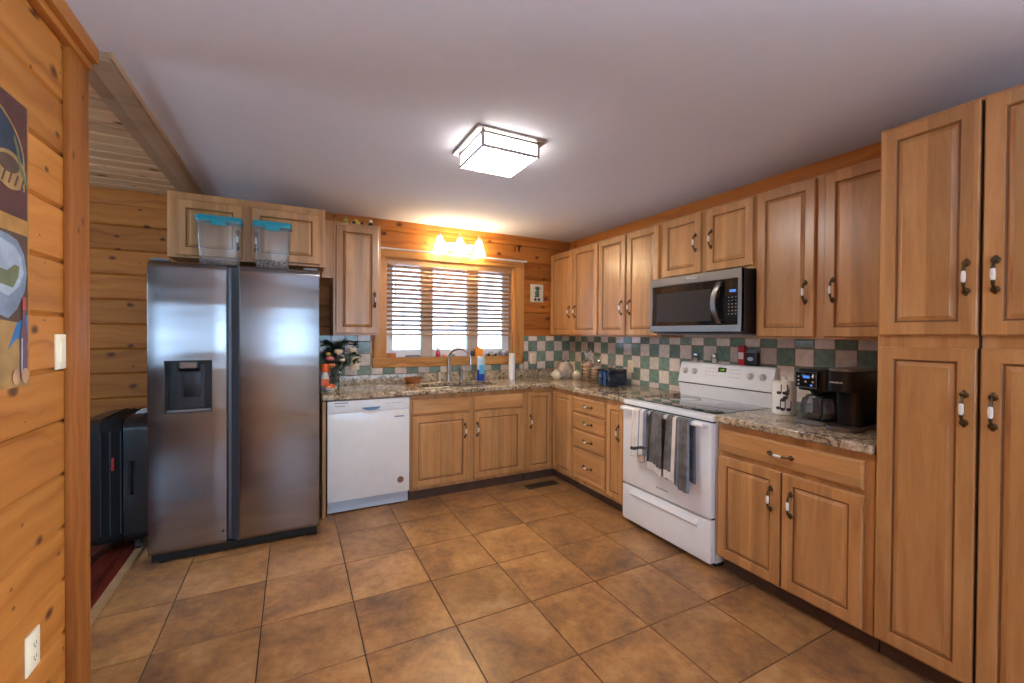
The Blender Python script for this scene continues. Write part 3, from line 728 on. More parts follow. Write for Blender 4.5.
# ------------------------------------------------------------------ refrigerator
FY = 3.17
r = thing('refrigerator', 'stainless side by side refrigerator with water dispenser', 'refrigerator', (-.30, 3.5, 0))
b = B(); b.box(-.752, .150, 3.262, YB-.03, .03, 1.785, bev=.004); b.build('fridge_body', plain('dark_grey_fridge_side', (.10, .10, .11), .4, .3), r)
def fdoor(x0, x1, handle, hole=None):
    """door slab with rounded top and bottom edges, a finger recess on the inner side, maybe a dispenser hole"""
    b = B(); z0, z1 = .06, 1.803
    if hole: xs = [x0, hole[0], hole[1], x1]; zs = [z0+.03, hole[2], hole[3], z1-.045]
    else: xs = [x0, x1]; zs = [z0+.03, z1-.045]
    t = bmesh.new()
    def prof(z):
        # front set-back near top and bottom
        if z > z1-.045: k = (z-(z1-.045))/.045; return .035*(1-math.sqrt(max(0, 1-k*k)))
        if z < z0+.03: k = ((z0+.03)-z)/.03; return .018*(1-math.sqrt(max(0, 1-k*k)))
        return 0
    zl = [z0+.03*i/5 for i in range(5)]+zs+[z1-.045+.045*i/8 for i in range(1, 9)]
    xl = [x0, x0+.002, x0+.006]+[x for x in xs[1:-1]]+[x1-.006, x1-.002, x1]
    def edge(x): 
        d = min(x-x0, x1-x); return .006 if d < .001 else .0018 if d < .003 else 0
    V = [[t.verts.new((x, FY+prof(z)+edge(x), z)) for x in xl] for z in zl]
    for j in range(len(zl)-1):
        for i in range(len(xl)-1):
            if hole and abs(xl[i]-hole[0]) < 1e-6 and abs(zl[j]-hole[2]) < 1e-6: continue
            f = t.faces.new((V[j][i], V[j][i+1], V[j+1][i+1], V[j+1][i])); f.smooth = True
    bk = FY+.088
    # sides and back
    def side(i, flip):
        col = [V[j][i] for j in range(len(zl))]; w = [t.verts.new((xl[i], bk, z)) for z in zl]
        for j in range(len(zl)-1): t.faces.new((col[j], col[j+1], w[j+1], w[j]))
        return w
    wl, wr = side(0, 0), side(len(xl)-1, 1)
    for row, a, c in ((0, wl[0], wr[0]), (-1, wl[-1], wr[-1])):
        t.faces.new([a]+V[row]+[c])
    t.faces.new((wl[0], wl[-1], wr[-1], wr[0]))
    if hole:
        x_0, x_1, z_0, z_1 = hole; D = .075
        P = [(x_0, z_0), (x_1, z_0), (x_1, z_1), (x_0, z_1)]
        A = [t.verts.new((x, FY, z)) for x, z in P]; C = [t.verts.new((x, FY+D, z)) for x, z in P]
        for i in range(4): t.faces.new((A[i], A[(i+1) % 4], C[(i+1) % 4], C[i]))
        t.faces.new(C)
    bmesh.ops.remove_doubles(t, verts=t.verts[:], dist=1e-5)
    return b.take(t)
HOLE = (-.678, -.443, .895, 1.210)
fd = fdoor(-.757, -.368, 1, HOLE).build('freezer_door', STEEL, r)
rd = fdoor(-.300, .158, 0).build('fridge_door', STEEL, r)
# slanted grip channel between the doors
b = B(); b.prism([(-.366, FY+.060), (-.350, FY+.058), (-.302, FY+.012), (-.302, FY+.088), (-.366, FY+.088)], 2, .062, 1.79); g = b.build('grip_channel', plain('blue_grey_grip_metal', (.20, .22, .26), .35, .6), r)
# dispenser
b = B(); x0, x1, z0, z1 = HOLE
b.slab([x0+.001, x0+.006, x1-.006, x1-.001], [z0+.001, z0+.006, z1-.006, z1-.001], lambda i, j: not (i == 1 and j == 1), 0, .073)
for v in b.bm.verts: v.co = Vector((v.co.x, FY-.001+v.co.z, v.co.y))
b.box(x0+.006, x1-.006, FY+.056, FY+.073, z0+.006, z1-.006); dsp = b.build('water_dispenser', BLACKP, r)
b = B(); b.box(x0+.05, x1-.045, FY+.046, FY+.0555, z0+.02, z1-.03, bev=.003); b.build('dispenser_back', plain('charcoal_panel', (.050, .046, .054), .5), dsp)
b = B(); b.box(x0+.085, x1-.062, FY+.034, FY+.0455, .985, 1.14, bev=.004); b.build('paddle', BLACKP, dsp)
b = B(); b.prism([(FY+.004, z1-.008), (FY+.05, z1-.008), (FY+.05, z1-.07), (FY+.02, z1-.062), (FY+.004, z1-.045)], 0, -.612, -.512); b.build('control_pod', BLACKP, dsp)
b = B(); b.box(-.603, -.521, FY+.001, FY+.004, z1-.046, z1-.012); b.build('display', plain('bronze_display', (.30, .22, .18), .25, .7), dsp)
b = B(); b.box(x0+.01, x1-.01, FY+.004, FY+.045, z0+.0065, z0+.016); b.build('drip_tray', GREYP, dsp)
b = B(); b.box(-.745, .145, FY+.03, FY+.12, .012, .056); b.build('base_grille', DARKGAP, r)
for x in (-.70, .10):
    b = B(); b.lathe((x, FY+.06, 0), [(.022, 0), (.022, .012), (.012, .014)], 12); b.build('levelling_foot', BLACKP, r)
b = B(); b.box(-.745, -.66, FY+.03, FY+.15, 1.8035, 1.818, bev=.003); b.box(.06, .145, FY+.03, FY+.15, 1.8035, 1.818, bev=.003); b.build('hinge_cover', GREYP, r)
b = B(); b.ball((-.388, FY-.001, .145), .007, sc=(1, .3, 1)); bd = b.build('badge', BLACKP, r); bd['label'] = 'small round badge low on the left door'

# food tubs standing on the refrigerator
KIB = plain('brown_kibble', (.30, .14, .06), .8, noise=.5)
def tub(x, label, w, content):
    z = 1.8045; y = 3.285; h = .275
    r = thing('food_tub', label, 'container', (x, y, z), 'clear tubs with teal lids')
    def ring(k, hz): 
        ww, dd = w/2*k, .055*k; rr = .02; pts = []
        for cx, cy, a0 in ((ww-rr, dd-rr, 0), (-ww+rr, dd-rr, 90), (-ww+rr, -dd+rr, 180), (ww-rr, -dd+rr, 270)):
            for q in range(5): a = math.radians(a0+q*22.5); pts.append(Vector((x+cx+rr*math.cos(a), y+cy+rr*math.sin(a), z+hz)))
        return pts
    b = B(); b.loft([ring(.86, 0), ring(.88, .004), ring(1, h)], cap1=False); b.build('tub_body', TUB, r)
    b = B(); b.loft([ring(1.04, h-.004), ring(1.06, h+.002), ring(1.06, h+.024), ring(1.0, h+.032)]); b.build('lid', TEAL, r)
    b = B(); b.box(x-.04, x+.04, y-.066, y-.060, z+h-.03, z+h+.01, bev=.002); b.build('lid_clip', TEAL, r)
    if content:
        rr = random.Random(5); b = B()
        for q in range(150): b.ball((x+rr.uniform(-w*.36, w*.36), y+rr.uniform(-.032, .032), z+.012+rr.random()*content), .011, sc=(1, 1, .7), seg=6)
        o = b.build('kibble', KIB, r); o['kind'] = 'stuff'
tub(-.417, 'clear food tub with teal lid on the left half of the fridge top', .235, .012)
tub(-.122, 'clear food tub with teal lid and brown kibble at bottom', .215, .045)

# ------------------------------------------------------------------ dishwasher
DY = 3.452
r = thing('dishwasher', 'white built in dishwasher between end panel and sink cabinet', 'dishwasher', (.53, 3.7, 0))
b = B(); b.box(.228, .838, DY+.045, YB-.03, .10, .868); b.build('tub', DARKGAP, r)
b = B(); b.box(.226, .840, DY, DY+.042, .105, .772, bev=.004); dd = b.build('door', ENAMEL, r)
b = B(); b.box(.226, .840, DY-.001, DY+.042, .7735, .866, bev=.003); cp = b.build('control_panel', ENAMEL2, r)
b = B(); b.prism([(.470, .806), (.612, .806), (.598, .792), (.570, .783), (.512, .783), (.484, .792)], 1, DY-.008, DY+.001); b.build('handle_recess', plain('recess_shadow_blue', (.10, .22, .40), .4), cp)  # shade of the recess painted as a dark blue face
b = B(); b.prism([(.470, .783), (.512, .776), (.570, .776), (.612, .783), (.60, .765), (.57, .755), (.512, .755), (.482, .765)], 1, DY-.012, DY-.002); b.build('handle_lip', ENAMEL, cp)
b = B(); b.box(.275, .372, DY-.0025, DY-.0005, .847, .852); b.build('vent_slot', INKD, cp)
text('brand_text', 'Whirlpool', .017, lambda a, c, k: (.312+a, DY-.0014-k, .822+c), INKD, cp)
for i in range(6):
    b = B(); b.box(.655+i*.024, .668+i*.024, DY-.0025, DY-.0005, .826, .830); b.build('button', INKG, cp)
b = B(); b.box(.715, .800, DY-.0012, DY+.001, .708, .752); st = b.build('sticker', plain('pale_sticker', (.82, .78, .70), .5), dd); st['label'] = 'small pale paper sticker'
b = B(); b.box(.720, .795, DY-.0018, DY-.0010, .712, .722); b.build('sticker_band', plain('blue_ink', (.12, .18, .50), .5), dd)
b = B(); b.lathe((.768, DY-.001, .205), [(.026, 0), (.026, .003)], 24, axis=1); b.lathe((.768, DY-.003, .205), [(.015, 0), (.015, .002)], 20, axis=1); bg_ = b.build('badge', COPPERB, dd); bg_['label'] = 'round copper badge near the bottom right'
b = B(); b.box(.230, .836, DY+.035, DY+.05, .012, .100, bev=.002); b.build('kick_plate', BLUEISH, r)

# ------------------------------------------------------------------ stove
RX = 2.172; RY0, RY1 = 1.676, 2.430
r = thing('stove', 'white electric stove with black glass cooktop', 'stove', (2.5, 2.05, 0))
b = B(); b.box(RX+.05, XR-.02, RY0, RY1, .03, .888, bev=.003); b.build('stove_body', ENAMEL, r)
b = B(); b.box(RX+.008, XR-.08, RY0-.001, RY1+.001, .872, .906, bev=.007); ct = b.build('cooktop_frame', ENAMEL, r)
b = B(); b.box(RX+.07, 2.735, RY0+.025, RY1-.025, .9065, .9105, bev=.001); gl = b.build('glass_cooktop', GLASSBLK, r)
for x, y, rr in ((2.34, 1.86, .105), (2.34, 2.23, .08), (2.60, 1.86, .08), (2.60, 2.23, .105)):
    b = B(); ring = lambda k, z: [Vector((x+k*math.cos(2*PI*i/40), y+k*math.sin(2*PI*i/40), z)) for i in range(40)]
    b.loft([ring(rr, .9107), ring(rr, .9110), ring(rr-.004, .9110), ring(rr-.004, .9107)], cap0=False, cap1=False); b.build('burner_ring', GREYP, gl)
b = B(); b.box(RX, RX+.045, RY0+.004, RY1-.004, .300, .862, bev=.007); od = b.build('oven_door', ENAMEL, r)
b = B(); hx = RX-.042; pts = [(RX+.01, RY1-.03, .847), (hx, RY1-.035, .852), (hx, RY1-.06, .853), (hx, RY0+.06, .853), (hx, RY0+.035, .852), (RX+.01, RY0+.03, .847)]
b.tube(pts, [.016, .016, .015, .015, .016, .016], 12, flat=.75); b.build('oven_handle', ENAMEL, od)
b = B(); b.box(RX-.001, RX, 2.0, 2.1, .355, .362); b.build('door_emblem', INKG, od)
b = B(); b.box(RX+.002, RX+.045, RY0+.002, RY1-.002, .035, .288, bev=.007); dr = b.build('warming_drawer', ENAMEL, r)
b = B(); b.prism([(RX+.002, .268), (RX-.012, .245), (RX-.012, .236), (RX+.002, .222)], 1, RY0+.09, RY1-.09); b.build('drawer_grip', ENAMEL, dr)
b = B(); b.box(RX+.03, RX+.05, RY0+.01, RY1-.01, .286, .302); b.build('door_gap_shade', DARKGAP, r)
b = B(); b.box(RX+.03, RX+.05, RY0+.01, RY1-.01, .860, .874); b.build('door_gap_shade', DARKGAP, r)
b = B(); b.box(RX+.07, XR-.06, RY0+.02, RY1-.02, 0, .03); b.build('stove_base', DARKGAP, r)
b = B(); b.prism([(2.765, .906), (2.742, 1.005), (XR-.02, 1.005), (XR-.02, .906)], 1, RY0+.004, RY1-.004); b.build('back_riser', ENAMEL, r, bevel=.004)
b = B(); b.box(2.756, XR-.02, RY0+.006, RY1-.006, 1.004, 1.014); b.build('riser_gap', DARKGAP, r)
b = B(); b.prism([(2.735, 1.013), (2.775, 1.160), (2.79, 1.172), (XR-.012, 1.172), (XR-.012, 1.013)], 1, RY0, RY1); bgd = b.build('backguard', ENAMEL, r, bevel=.006)
sl = (2.775-2.735)/(1.160-1.013)
def fg(a, z, c): return (2.735+(z-1.013)*sl-c*.965, a, z+c*.26)
n_ = Vector((-.965, 0, .26)).normalized()
for y in (2.370, 2.286, 1.835, 1.748):
    b = B(); c0 = Vector(fg(y, 1.103, 0)); u_ = Vector((0, 1, 0)); w_ = n_.cross(u_)
    rg = lambda rad, d: [c0+n_*d+(u_*math.cos(2*PI*i/24)+w_*math.sin(2*PI*i/24))*rad for i in range(24)]
    b.loft([rg(.024, 0), rg(.024, .004), rg(.021, .006), rg(.019, .022), rg(.016, .025)]); kn = b.build('knob', plain('warm_grey_knob', (.62, .58, .53), .35, .2), r)
    b = B(); b.rbox(c0+n_*.028, (.008, .034, .008), Matrix.Rotation(.2, 4, 'Y') @ Matrix.Rotation(PI/2, 4, 'X')); b.build('knob_grip', CERAMIC, kn)
b = B(); b.panel(fg, 2.020, 2.085, 1.113, 1.146, [(0, -.002), (0, .002)]); dsp2 = b.build('clock_display', BLACKG, r)
text('clock_digits', '2:40', .020, lambda a, c, k: fg(2.052-a, 1.122+c, .003+k), LEDG, r)
for i in range(4):
    for j in range(3):
        for y in (2.185-i*.03, 1.985-i*.022):
            if y > 2.08 or y < 2.01:
                b = B(); b.panel(fg, y-.008, y+.008, 1.080+j*.026, 1.089+j*.026, [(0, -.002), (0, .0007)]); b.build('touch_button', plain('pale_button', (.60, .59, .57), .5) if (i+j) == 0 and y > 2.1 else bpy.data.materials['pale_button'], bgd)

# tea towels over the oven handle
TWH = plain('white_terry', (.72, .66, .60), .95, noise=.15); TGR = plain('grey_terry', (.17, .155, .145), .95, noise=.5); TDK = plain('charcoal_terry', (.045, .045, .05), .95, noise=.4)
TBL = plain('blue_grey_terry', (.20, .26, .36), .95, noise=.3)
def towel(name, label, y0, y1, zf, zb, mats, mif, seed, slant=0, gather=.9, amp=.012):
    rr = random.Random(seed); n, m = 26, 30; P = []; ph = rr.uniform(0, 6); hz = .853
    L = [];   # drape path (x, z)
    for i in range(9): t = i/8; L.append((hx+.027, zb+(hz-zb)*t))
    for i in range(1, 8): a = PI*i/8; L.append((hx+.026*math.cos(a), hz+.021*math.sin(a)))
    for i in range(m-15): t = i/(m-16); L.append((hx-.026-.006*t, hz-(hz-zf)*t))
    for k, (x, z) in enumerate(L):
        row = []; t = abs(z-hz)/.4
        front = k >= 13
        for j in range(n):
            u = j/(n-1); yy = y0+(y1-y0)*u
            yc = (y0+y1)/2; yy = yc+(yy-yc)*(gather+(1-gather)*min(1, t*1.3))
            wv = math.sin(u*2*PI*2.3+ph)*amp*min(1, .25+t)+math.sin(u*2*PI*4.1+ph*2)*amp*.35*min(1, t)
            dz = -slant*(u-.5)*min(1, t) + (math.sin(u*7+ph)*.006*t if front else 0)
            row.append((x+(-abs(wv)-.001 if front else min(0, wv)*.3), yy, z+dz))
        P.append(row)
    b = B(); b.grid(P, mif=lambda i, j: mif(i/len(P), j/n, i > 13)); o = b.build(name, mats, loc=(hx, (y0+y1)/2, hz))
    sd = o.modifiers.new('cloth', 'SOLIDIFY'); sd.thickness = .004; sd.offset = 1
    ss = o.modifiers.new('soft', 'SUBSURF'); ss.levels = 1; ss.render_levels = 1
    return tag(o, label, 'towel', 'dish towels on the oven handle')
towel('dish_towel', 'white dish towel hanging leftmost on the oven handle', 2.120, 2.262, .555, .50, [TWH, TBL, TDK], lambda v, u, f: 2 if f and .86 < v < .89 else 1 if (u < .18 or .42 < u < .5) else 0, 2, .05)
towel('dish_towel', 'charcoal dish towel with white hem in the middle of the handle', 1.978, 2.108, .485, .455, [TGR, TWH, TDK], lambda v, u, f: 1 if f and v > .90 else 2 if u > .72 else 0, 5, -.03, .8, .016)
towel('dish_towel', 'grey dish towel with white stripe hanging rightmost on the handle', 1.768, 1.958, .455, .50, [TGR, TWH, TBL], lambda v, u, f: 1 if (.5 < u < .68 or (f and v > .90 and u > .68)) else 2 if (.42 < u < .46 or u < .06) else 0, 9, -.05, .92, .014)

# ------------------------------------------------------------------ microwave
MX = 2.436; MY0, MY1, MZ0, MZ1 = 1.684, 2.432, 1.392, 1.798
r = thing('microwave', 'stainless over the range microwave with black glass front', 'microwave', (2.63, 2.05, MZ0))
b = B(); b.box(MX+.03, XR-.012, MY0+.002, MY1-.002, MZ0, MZ1, bev=.002, seg=1); b.build('microwave_case', BLACKP, r)
b = B(); fm = FR(MX+.03)
b.slab([MY0, 1.708, 2.412, MY1], [MZ0+.01, 1.447, 1.738, MZ1], lambda i, j: not (i == 1 and j == 1), 0, .03)
for v in b.bm.verts: v.co = Vector((MX+v.co.z, v.co.x, v.co.y))
b.build('door_frame', STEEL2, r, bevel=.003)
b = B(); b.box(MX+.004, MX+.029, 1.842, 2.411, 1.448, 1.737); b.build('door_window', GLASSBLK, r)
b = B(); b.panel(FR(MX+.004), 1.90, 2.37, 1.475, 1.685, [(0, -.001), (0, .0006)]); b.build('window_mesh', plain('grey_window_mesh', (.035, .035, .037), .22), r)
b = B(); b.box(MX+.003, MX+.029, 1.709, 1.839, 1.448, 1.737); kp = b.build('keypad', BLACKG, r)
b = B(); b.box(MX+.0015, MX+.003, 1.722, 1.765, 1.652, 1.668); b.build('display', LEDB, kp)
for i in range(3):
    for j in range(6):
        b = B(); y = 1.722+i*.024; z = 1.515+j*.021; b.box(MX+.0018, MX+.003, y-.004, y+.004, z-.0025, z+.0025); b.build('key', INKG, kp)
b = B(); pts = []
for i in range(13): t = i/12; pts.append((MX-.014-.026*math.sin(PI*t)**.7, 1.822+.030*math.sin(PI*t), 1.455+.268*t))
for (xa, ya, za), (xb, yb, zb) in zip(pts, pts[1:]): pass
b.loft([[(x-.005, y-.017, z), (x-.008, y, z), (x-.005, y+.017, z), (x+.004, y+.017, z), (x+.004, y-.017, z)] for x, y, z in pts]); b.tube([(MX+.006, 1.826, 1.475), (MX-.022, 1.826, 1.475)], .010, 8); b.tube([(MX+.006, 1.826, 1.705), (MX-.022, 1.826, 1.705)], .010, 8); b.build('door_handle', STEEL2, r)
text('brand_text', 'Whirlpool', .021, lambda a, c, k: (MX-.0003-k, 2.052-a, 1.768+c), SILVER, r)
b = B(); b.box(MX+.05, XR-.05, MY0+.02, MY1-.02, MZ0-.010, MZ0-.0005); b.build('vent_grille', GREYP, r)

# ------------------------------------------------------------------ lights
lx, ly = 1.02, 2.175
r = thing('ceiling_light', 'square flush ceiling lamp with glowing white diffuser', 'ceiling light', (lx, ly, H))
b = B(); b.box(lx-.20, lx+.20, ly-.195, ly+.195, H-.014, H-.0005, bev=.003); b.build('mounting_plate', NICKEL, r)
b = B(); b.box(lx-.157, lx+.157, ly-.157, ly+.157, H-.086, H-.0145, bev=.003); b.build('side_glass', LAMPS, r)
b = B(); b.box(lx-.156, lx+.156, ly-.156, ly+.156, H-.093, H-.0865, bev=.002); b.build('diffuser', LAMPW, r)
b = B(); q = .162
for s in (-1, 1):
    b.box(lx-q, lx+q, ly+s*q-.004, ly+s*q+.004, H-.094, H-.080); b.box(lx+s*q-.004, lx+s*q+.004, ly-q, ly+q, H-.094, H-.080)
    b.box(lx-q, lx+q, ly+s*q-.004, ly+s*q+.004, H-.022, H-.0145); b.box(lx+s*q-.004, lx+s*q+.004, ly-q, ly+q, H-.022, H-.0145)
b.build('lamp_frame', NICKEL, r)
for sx in (-1, 1):
    for sy in (-1, 1):
        b = B(); b.box(lx+sx*q-.008, lx+sx*q+.008, ly+sy*q-.008, ly+sy*q+.008, H-.096, H-.0145, bev=.002); b.build('corner_post', NICKEL, r)
r = thing('vanity_light', 'three lamp wall light with glowing bell shades above the window', 'wall light', (1.45, YB, 2.24))
b = B(); b.box(1.29, 1.61, YB-.03, YB-.001, 2.195, 2.285, bev=.006); b.build('back_plate', plain('polished_plate', (.72, .62, .45), .2, .8), r)
for x in (1.248, 1.45, 1.652):
    y = 3.955
    b = B(); b.tube([(min(max(x, 1.30), 1.60), YB-.028, 2.25), (x, YB-.05, 2.30), (x, y+.02, 2.352), (x, y, 2.352), (x, y, 2.328)], .007, 8); b.lathe((x, y, 2.305), [(.016, 0), (.022, .005), (.020, .028), (.010, .034)], 14); b.build('lamp_arm', NICKEL, r)
    b = B(); pr = [(.022, 0), (.028, -.02), (.040, -.05), (.046, -.09), (.056, -.125), (.064, -.14)]
    b.lathe((x, y, 2.306), pr+[(r_-.003, h_) for r_, h_ in pr[::-1]], 22, cap0=False, cap1=False); b.build('bell_shade', SHADEW, r)
    b = B(); b.ball((x, y, 2.235), .026, sc=(1, 1, 1.25)); b.build('bulb', plain('bulb', (1, .9, .7), .4, emis=(1, .78, .45), es=20) if x < 1.3 else bpy.data.materials['bulb'], r)

# ------------------------------------------------------------------ blind, rod, hook, plaque
r = thing('window_blind', 'wooden slatted blind lowered over most of the sink window', 'blind', (1.43, YB+.03, WZ1))
bx0, bx1 = WX0+.018, WX1-.018
b = B(); b.box(bx0, bx1, YB+.005, YB+.055, WZ1-.062, WZ1-.016, bev=.003); b.build('valance', BLINDM, r)
for k in range(15):
    z = 2.012-k*.0425; b = B(); b.rbox(((bx0+bx1)/2, YB+.034, z), (bx1-bx0-.006, .046, .003), Matrix.Rotation(math.radians(-24), 4, 'X')); b.build('slat', BLINDM, r)
b = B(); b.box(bx0, bx1, YB+.012, YB+.056, 1.362, 1.380, bev=.003); b.build('bottom_rail', BLINDM, r)
for x in (.94, 1.43, 1.92):
    b = B(); b.tube([(x, YB+.008, 2.03), (x, YB+.008, 1.375)], .0015, 6); b.tube([(x, YB+.06, 2.03), (x, YB+.06, 1.375)], .0015, 6); b.tube([(x, YB+.008, 1.38), (x, YB+.008, 1.335)], [.0015, .004], 6); b.build('ladder_cord', INKG, r)
b = B(); b.tube([(.855, YB+.002, 2.04), (.855, YB+.0, 1.70)], .004, 8); b.build('tilt_wand', TRIM_Z, r)
r = thing('curtain_rod', 'thin white curtain rod along the top of the window casing', 'curtain rod', (1.45, 3.985, 2.145))
b = B(); b.tube([(.700, 3.985, 2.155), (2.215, 3.985, 2.150)], .0085, 10); b.build('rod', ENAMEL, r)
for x in (.715, 2.20):
    b = B(); b.tube([(x, 3.985, 2.152), (x, YB-.025, 2.150)], .006, 8); b.ball((x, 3.985, 2.152), .012); b.build('bracket', ENAMEL, r)
b = B(); b.box(2.155, 2.172, YB-.006, YB-.001, 2.27, 2.33); b.tube([(2.163, YB-.006, 2.315), (2.163, YB-.05, 2.318), (2.10, YB-.055, 2.318), (2.092, YB-.055, 2.30), (2.092, YB-.055, 2.245)], .0065, 8); b.ball((2.165, YB-.03, 2.325), .014)
tag(b.build('wall_hook', BRONZE, loc=(2.163, YB, 2.3)), 'dark metal hook on the pine wall above the window corner', 'hook')
r = thing('wall_plaque', 'small cream plaque with green pineapple on the pine wall', 'plaque', (2.385, YB, 1.83))
b = B(); b.box(2.305, 2.465, YB-.015, YB-.001, 1.732, 1.928, bev=.003); b.build('plaque_board', plain('cream_plaque', (.72, .66, .52), .5), r)
G1 = plain('plaque_green', (.05, .14, .09), .6); G2 = plain('plaque_ochre', (.40, .26, .10), .6)
b = B()
for i in range(4):
    for j in range(3): b.ball((2.365+j*.018+(i % 2)*.006, YB-.016, 1.795+i*.018), .010, sc=(1, .3, 1), seg=8)
b.build('pineapple_fruit', G1, r)
b = B()
for a in (-.9, -.5, -.15, .2, .55, .95): b.prism([(2.385, 1.858), (2.385+.05*math.sin(a)-.006, 1.858+.048*math.cos(a)), (2.385+.05*math.sin(a)+.008, 1.858+.045*math.cos(a)), (2.392, 1.858)], 1, YB-.0185, YB-.0155)
b.build('pineapple_crown', G1, r)
b = B(); 
for s in (-1, 1): b.lathe((2.385+s*.022, YB-.0155, 1.762), [(.016, 0), (.016, -.003)], 14, axis=1)
b.build('plaque_ornament', INKD, r)

# ------------------------------------------------------------------ outlets and switches
def plate(name, label, fr, a, bz, kind):
    r = thing(name, label, 'switch' if kind == 'switch' else 'outlet', fr(a, bz, 0))
    b = B(); b.panel(fr, a-.036, a+.036, bz-.058, bz+.058, [(0, .0), (0, .004), (.003, .006)]); b.build('cover_plate', IVORY, r)
    if kind == 'switch':
        b = B(); b.panel(fr, a-.017, a+.017, bz-.033, bz+.033, [(0, .004), (0, .007), (.002, .009)]); b.build('rocker', IVORY, r)
    elif kind == 'double':
        for s in (-1, 1):
            b = B(); b.panel(fr, a+s*.03-.012, a+s*.03+.012, bz-.02, bz+.02, [(0, .004), (0, .008)]); b.build('toggle', INKD if s > 0 else IVORY, r)
    else:
        for s in (-1, 1):
            b = B(); b.panel(fr, a-.016, a+.016, bz+s*.02-.014, bz+s*.02+.014, [(0, .004), (0, .0075), (.003, .008)]); rc = b.build('receptacle', IVORY, r)
            b = B()
            for q in (-.006, .006): b.panel(fr, a+q-.0012, a+q+.0012, bz+s*.02-.003, bz+s*.02+.007, [(0, .0075), (0, .0085)])
            b.panel(fr, a-.0025, a+.0025, bz+s*.02-.010, bz+s*.02-.006, [(0, .0075), (0, .0085)]); b.build('slots', INKD, rc)
FL = lambda a, bz, c: (XL+.0005+c, a, bz)
plate('light_switch', 'ivory light switch on the left pine wall beside the poster', FL, 1.958, 1.312, 'switch')
plate('power_outlet', 'ivory outlet low on the left pine wall', FL, 1.775, .425, 'outlet')
plate('power_outlet', 'ivory outlet on the back tiles right of the window', FB(YB-.0115), 2.338, 1.115, 'outlet')
plate('power_outlet', 'ivory outlet on the right wall tiles behind the toaster', FR(XR-.0115), 3.055, 1.085, 'outlet')
plate('light_switch', 'cream switch plate on the tiles beside the flowers', FB(YB-.0115), .495, 1.108, 'switch')

# ------------------------------------------------------------------ poster on the left wall
r = thing('poster', 'unframed painted poster on the left pine wall', 'poster', (XL, 1.50, 1.65))
def pf(a, z, k=1): return (XL+.0025+.0006*k, a, z)
PC = {n: plain('poster_'+n, c, .75, noise=.35) for n, c in dict(maroon=(.085, .022, .018), navy=(.022, .032, .055), gold=(.42, .19, .04), straw=(.36, .19, .06), brown=(.09, .042, .025), pale=(.34, .37, .42), cloud=(.19, .22, .28), olive=(.15, .15, .07), wine=(.14, .06, .08), blue=(.03, .13, .30), red=(.45, .06, .04), skin=(.50, .25, .13)).items()}
def flat(name, pts, c, k):
    b = B(); n = len(pts); t = bmesh.new(); A = [t.verts.new(pf(a, z, k)) for a, z in pts]; C = [t.verts.new(pf(a, z, k-.9)) for a, z in pts]
    t.faces.new(A); t.faces.new(C[::-1])
    for i in range(n): t.faces.new((A[i], A[(i+1) % n], C[(i+1) % n], C[i]))
    b.take(t); return b.build(name, PC[c], r)
b = B(); b.box(XL+.0005, XL+.0028, 1.25, 1.768, 1.222, 2.032); b.build('poster_sheet', PC['gold'], r)
flat('upper_panel', [(1.255, 1.70), (1.76, 1.70), (1.76, 2.028), (1.255, 2.028)], 'maroon', 1)
arch = lambda g: [(1.50-.245+g, 1.78)]+[(1.50-(.245-g)*math.cos(t), 1.86+(.145-g)*math.sin(t)) for t in [PI*i/20 for i in range(21)]]+[(1.50+.245-g, 1.78)]
flat('arch_edge', arch(0), 'gold', 2); flat('arch_window', arch(.008), 'navy', 3)
ell = lambda cy, cz, ry, rz, n=22: [(cy+ry*math.cos(2*PI*i/n), cz+rz*math.sin(2*PI*i/n)) for i in range(n)]
flat('basket', ell(1.672, 1.822, .078, .052), 'straw', 4); flat('basket_inside', ell(1.664, 1.838, .050, .024), 'brown', 5)
for k in range(5): flat('basket_weave', [(1.60+k*.03, 1.785), (1.606+k*.03, 1.783), (1.622+k*.03, 1.815), (1.616+k*.03, 1.818)], 'brown', 5)
flat('stem', [(1.752, 1.792), (1.757, 1.805), (1.722, 1.85), (1.708, 1.895), (1.69, 1.925), (1.684, 1.915), (1.70, 1.885), (1.712, 1.84)], 'olive', 6)
flat('lower_panel', [(1.255, 1.226), (1.76, 1.226), (1.76, 1.655), (1.255, 1.655)], 'brown', 1)
flat('table', [(1.255, 1.226), (1.76, 1.226), (1.76, 1.40), (1.255, 1.44)], 'straw', 2)
flat('cloth_blue', [(1.66, 1.33), (1.70, 1.36), (1.757, 1.345), (1.757, 1.43), (1.70, 1.40)], 'blue', 3)
flat('apron', [(1.55, 1.44), (1.66, 1.415), (1.70, 1.44), (1.742, 1.495), (1.752, 1.545), (1.738, 1.60), (1.705, 1.635), (1.66, 1.645), (1.55, 1.65)], 'cloud', 3)
flat('apron_fold', [(1.56, 1.50), (1.66, 1.475), (1.71, 1.505), (1.735, 1.545), (1.722, 1.59), (1.69, 1.617), (1.56, 1.64)], 'pale', 4)
flat('leaf', [(1.60, 1.51), (1.68, 1.50), (1.706, 1.53), (1.712, 1.562), (1.69, 1.565), (1.655, 1.545), (1.60, 1.55)], 'olive', 5)
flat('bottle', [(1.713, 1.245), (1.748, 1.245), (1.750, 1.37), (1.742, 1.40), (1.738, 1.455), (1.726, 1.455), (1.724, 1.40), (1.714, 1.37)], 'wine', 6)
flat('bottle_shine', [(1.716, 1.26), (1.722, 1.26), (1.724, 1.36), (1.718, 1.36)], 'pale', 7); flat('bottle_top', [(1.724, 1.44), (1.742, 1.44), (1.742, 1.478), (1.724, 1.478)], 'red', 7)
flat('garlic', ell(1.735, 1.252, .018, .022), 'skin', 8); flat('garlic', ell(1.69, 1.252, .018, .022), 'skin', 8)

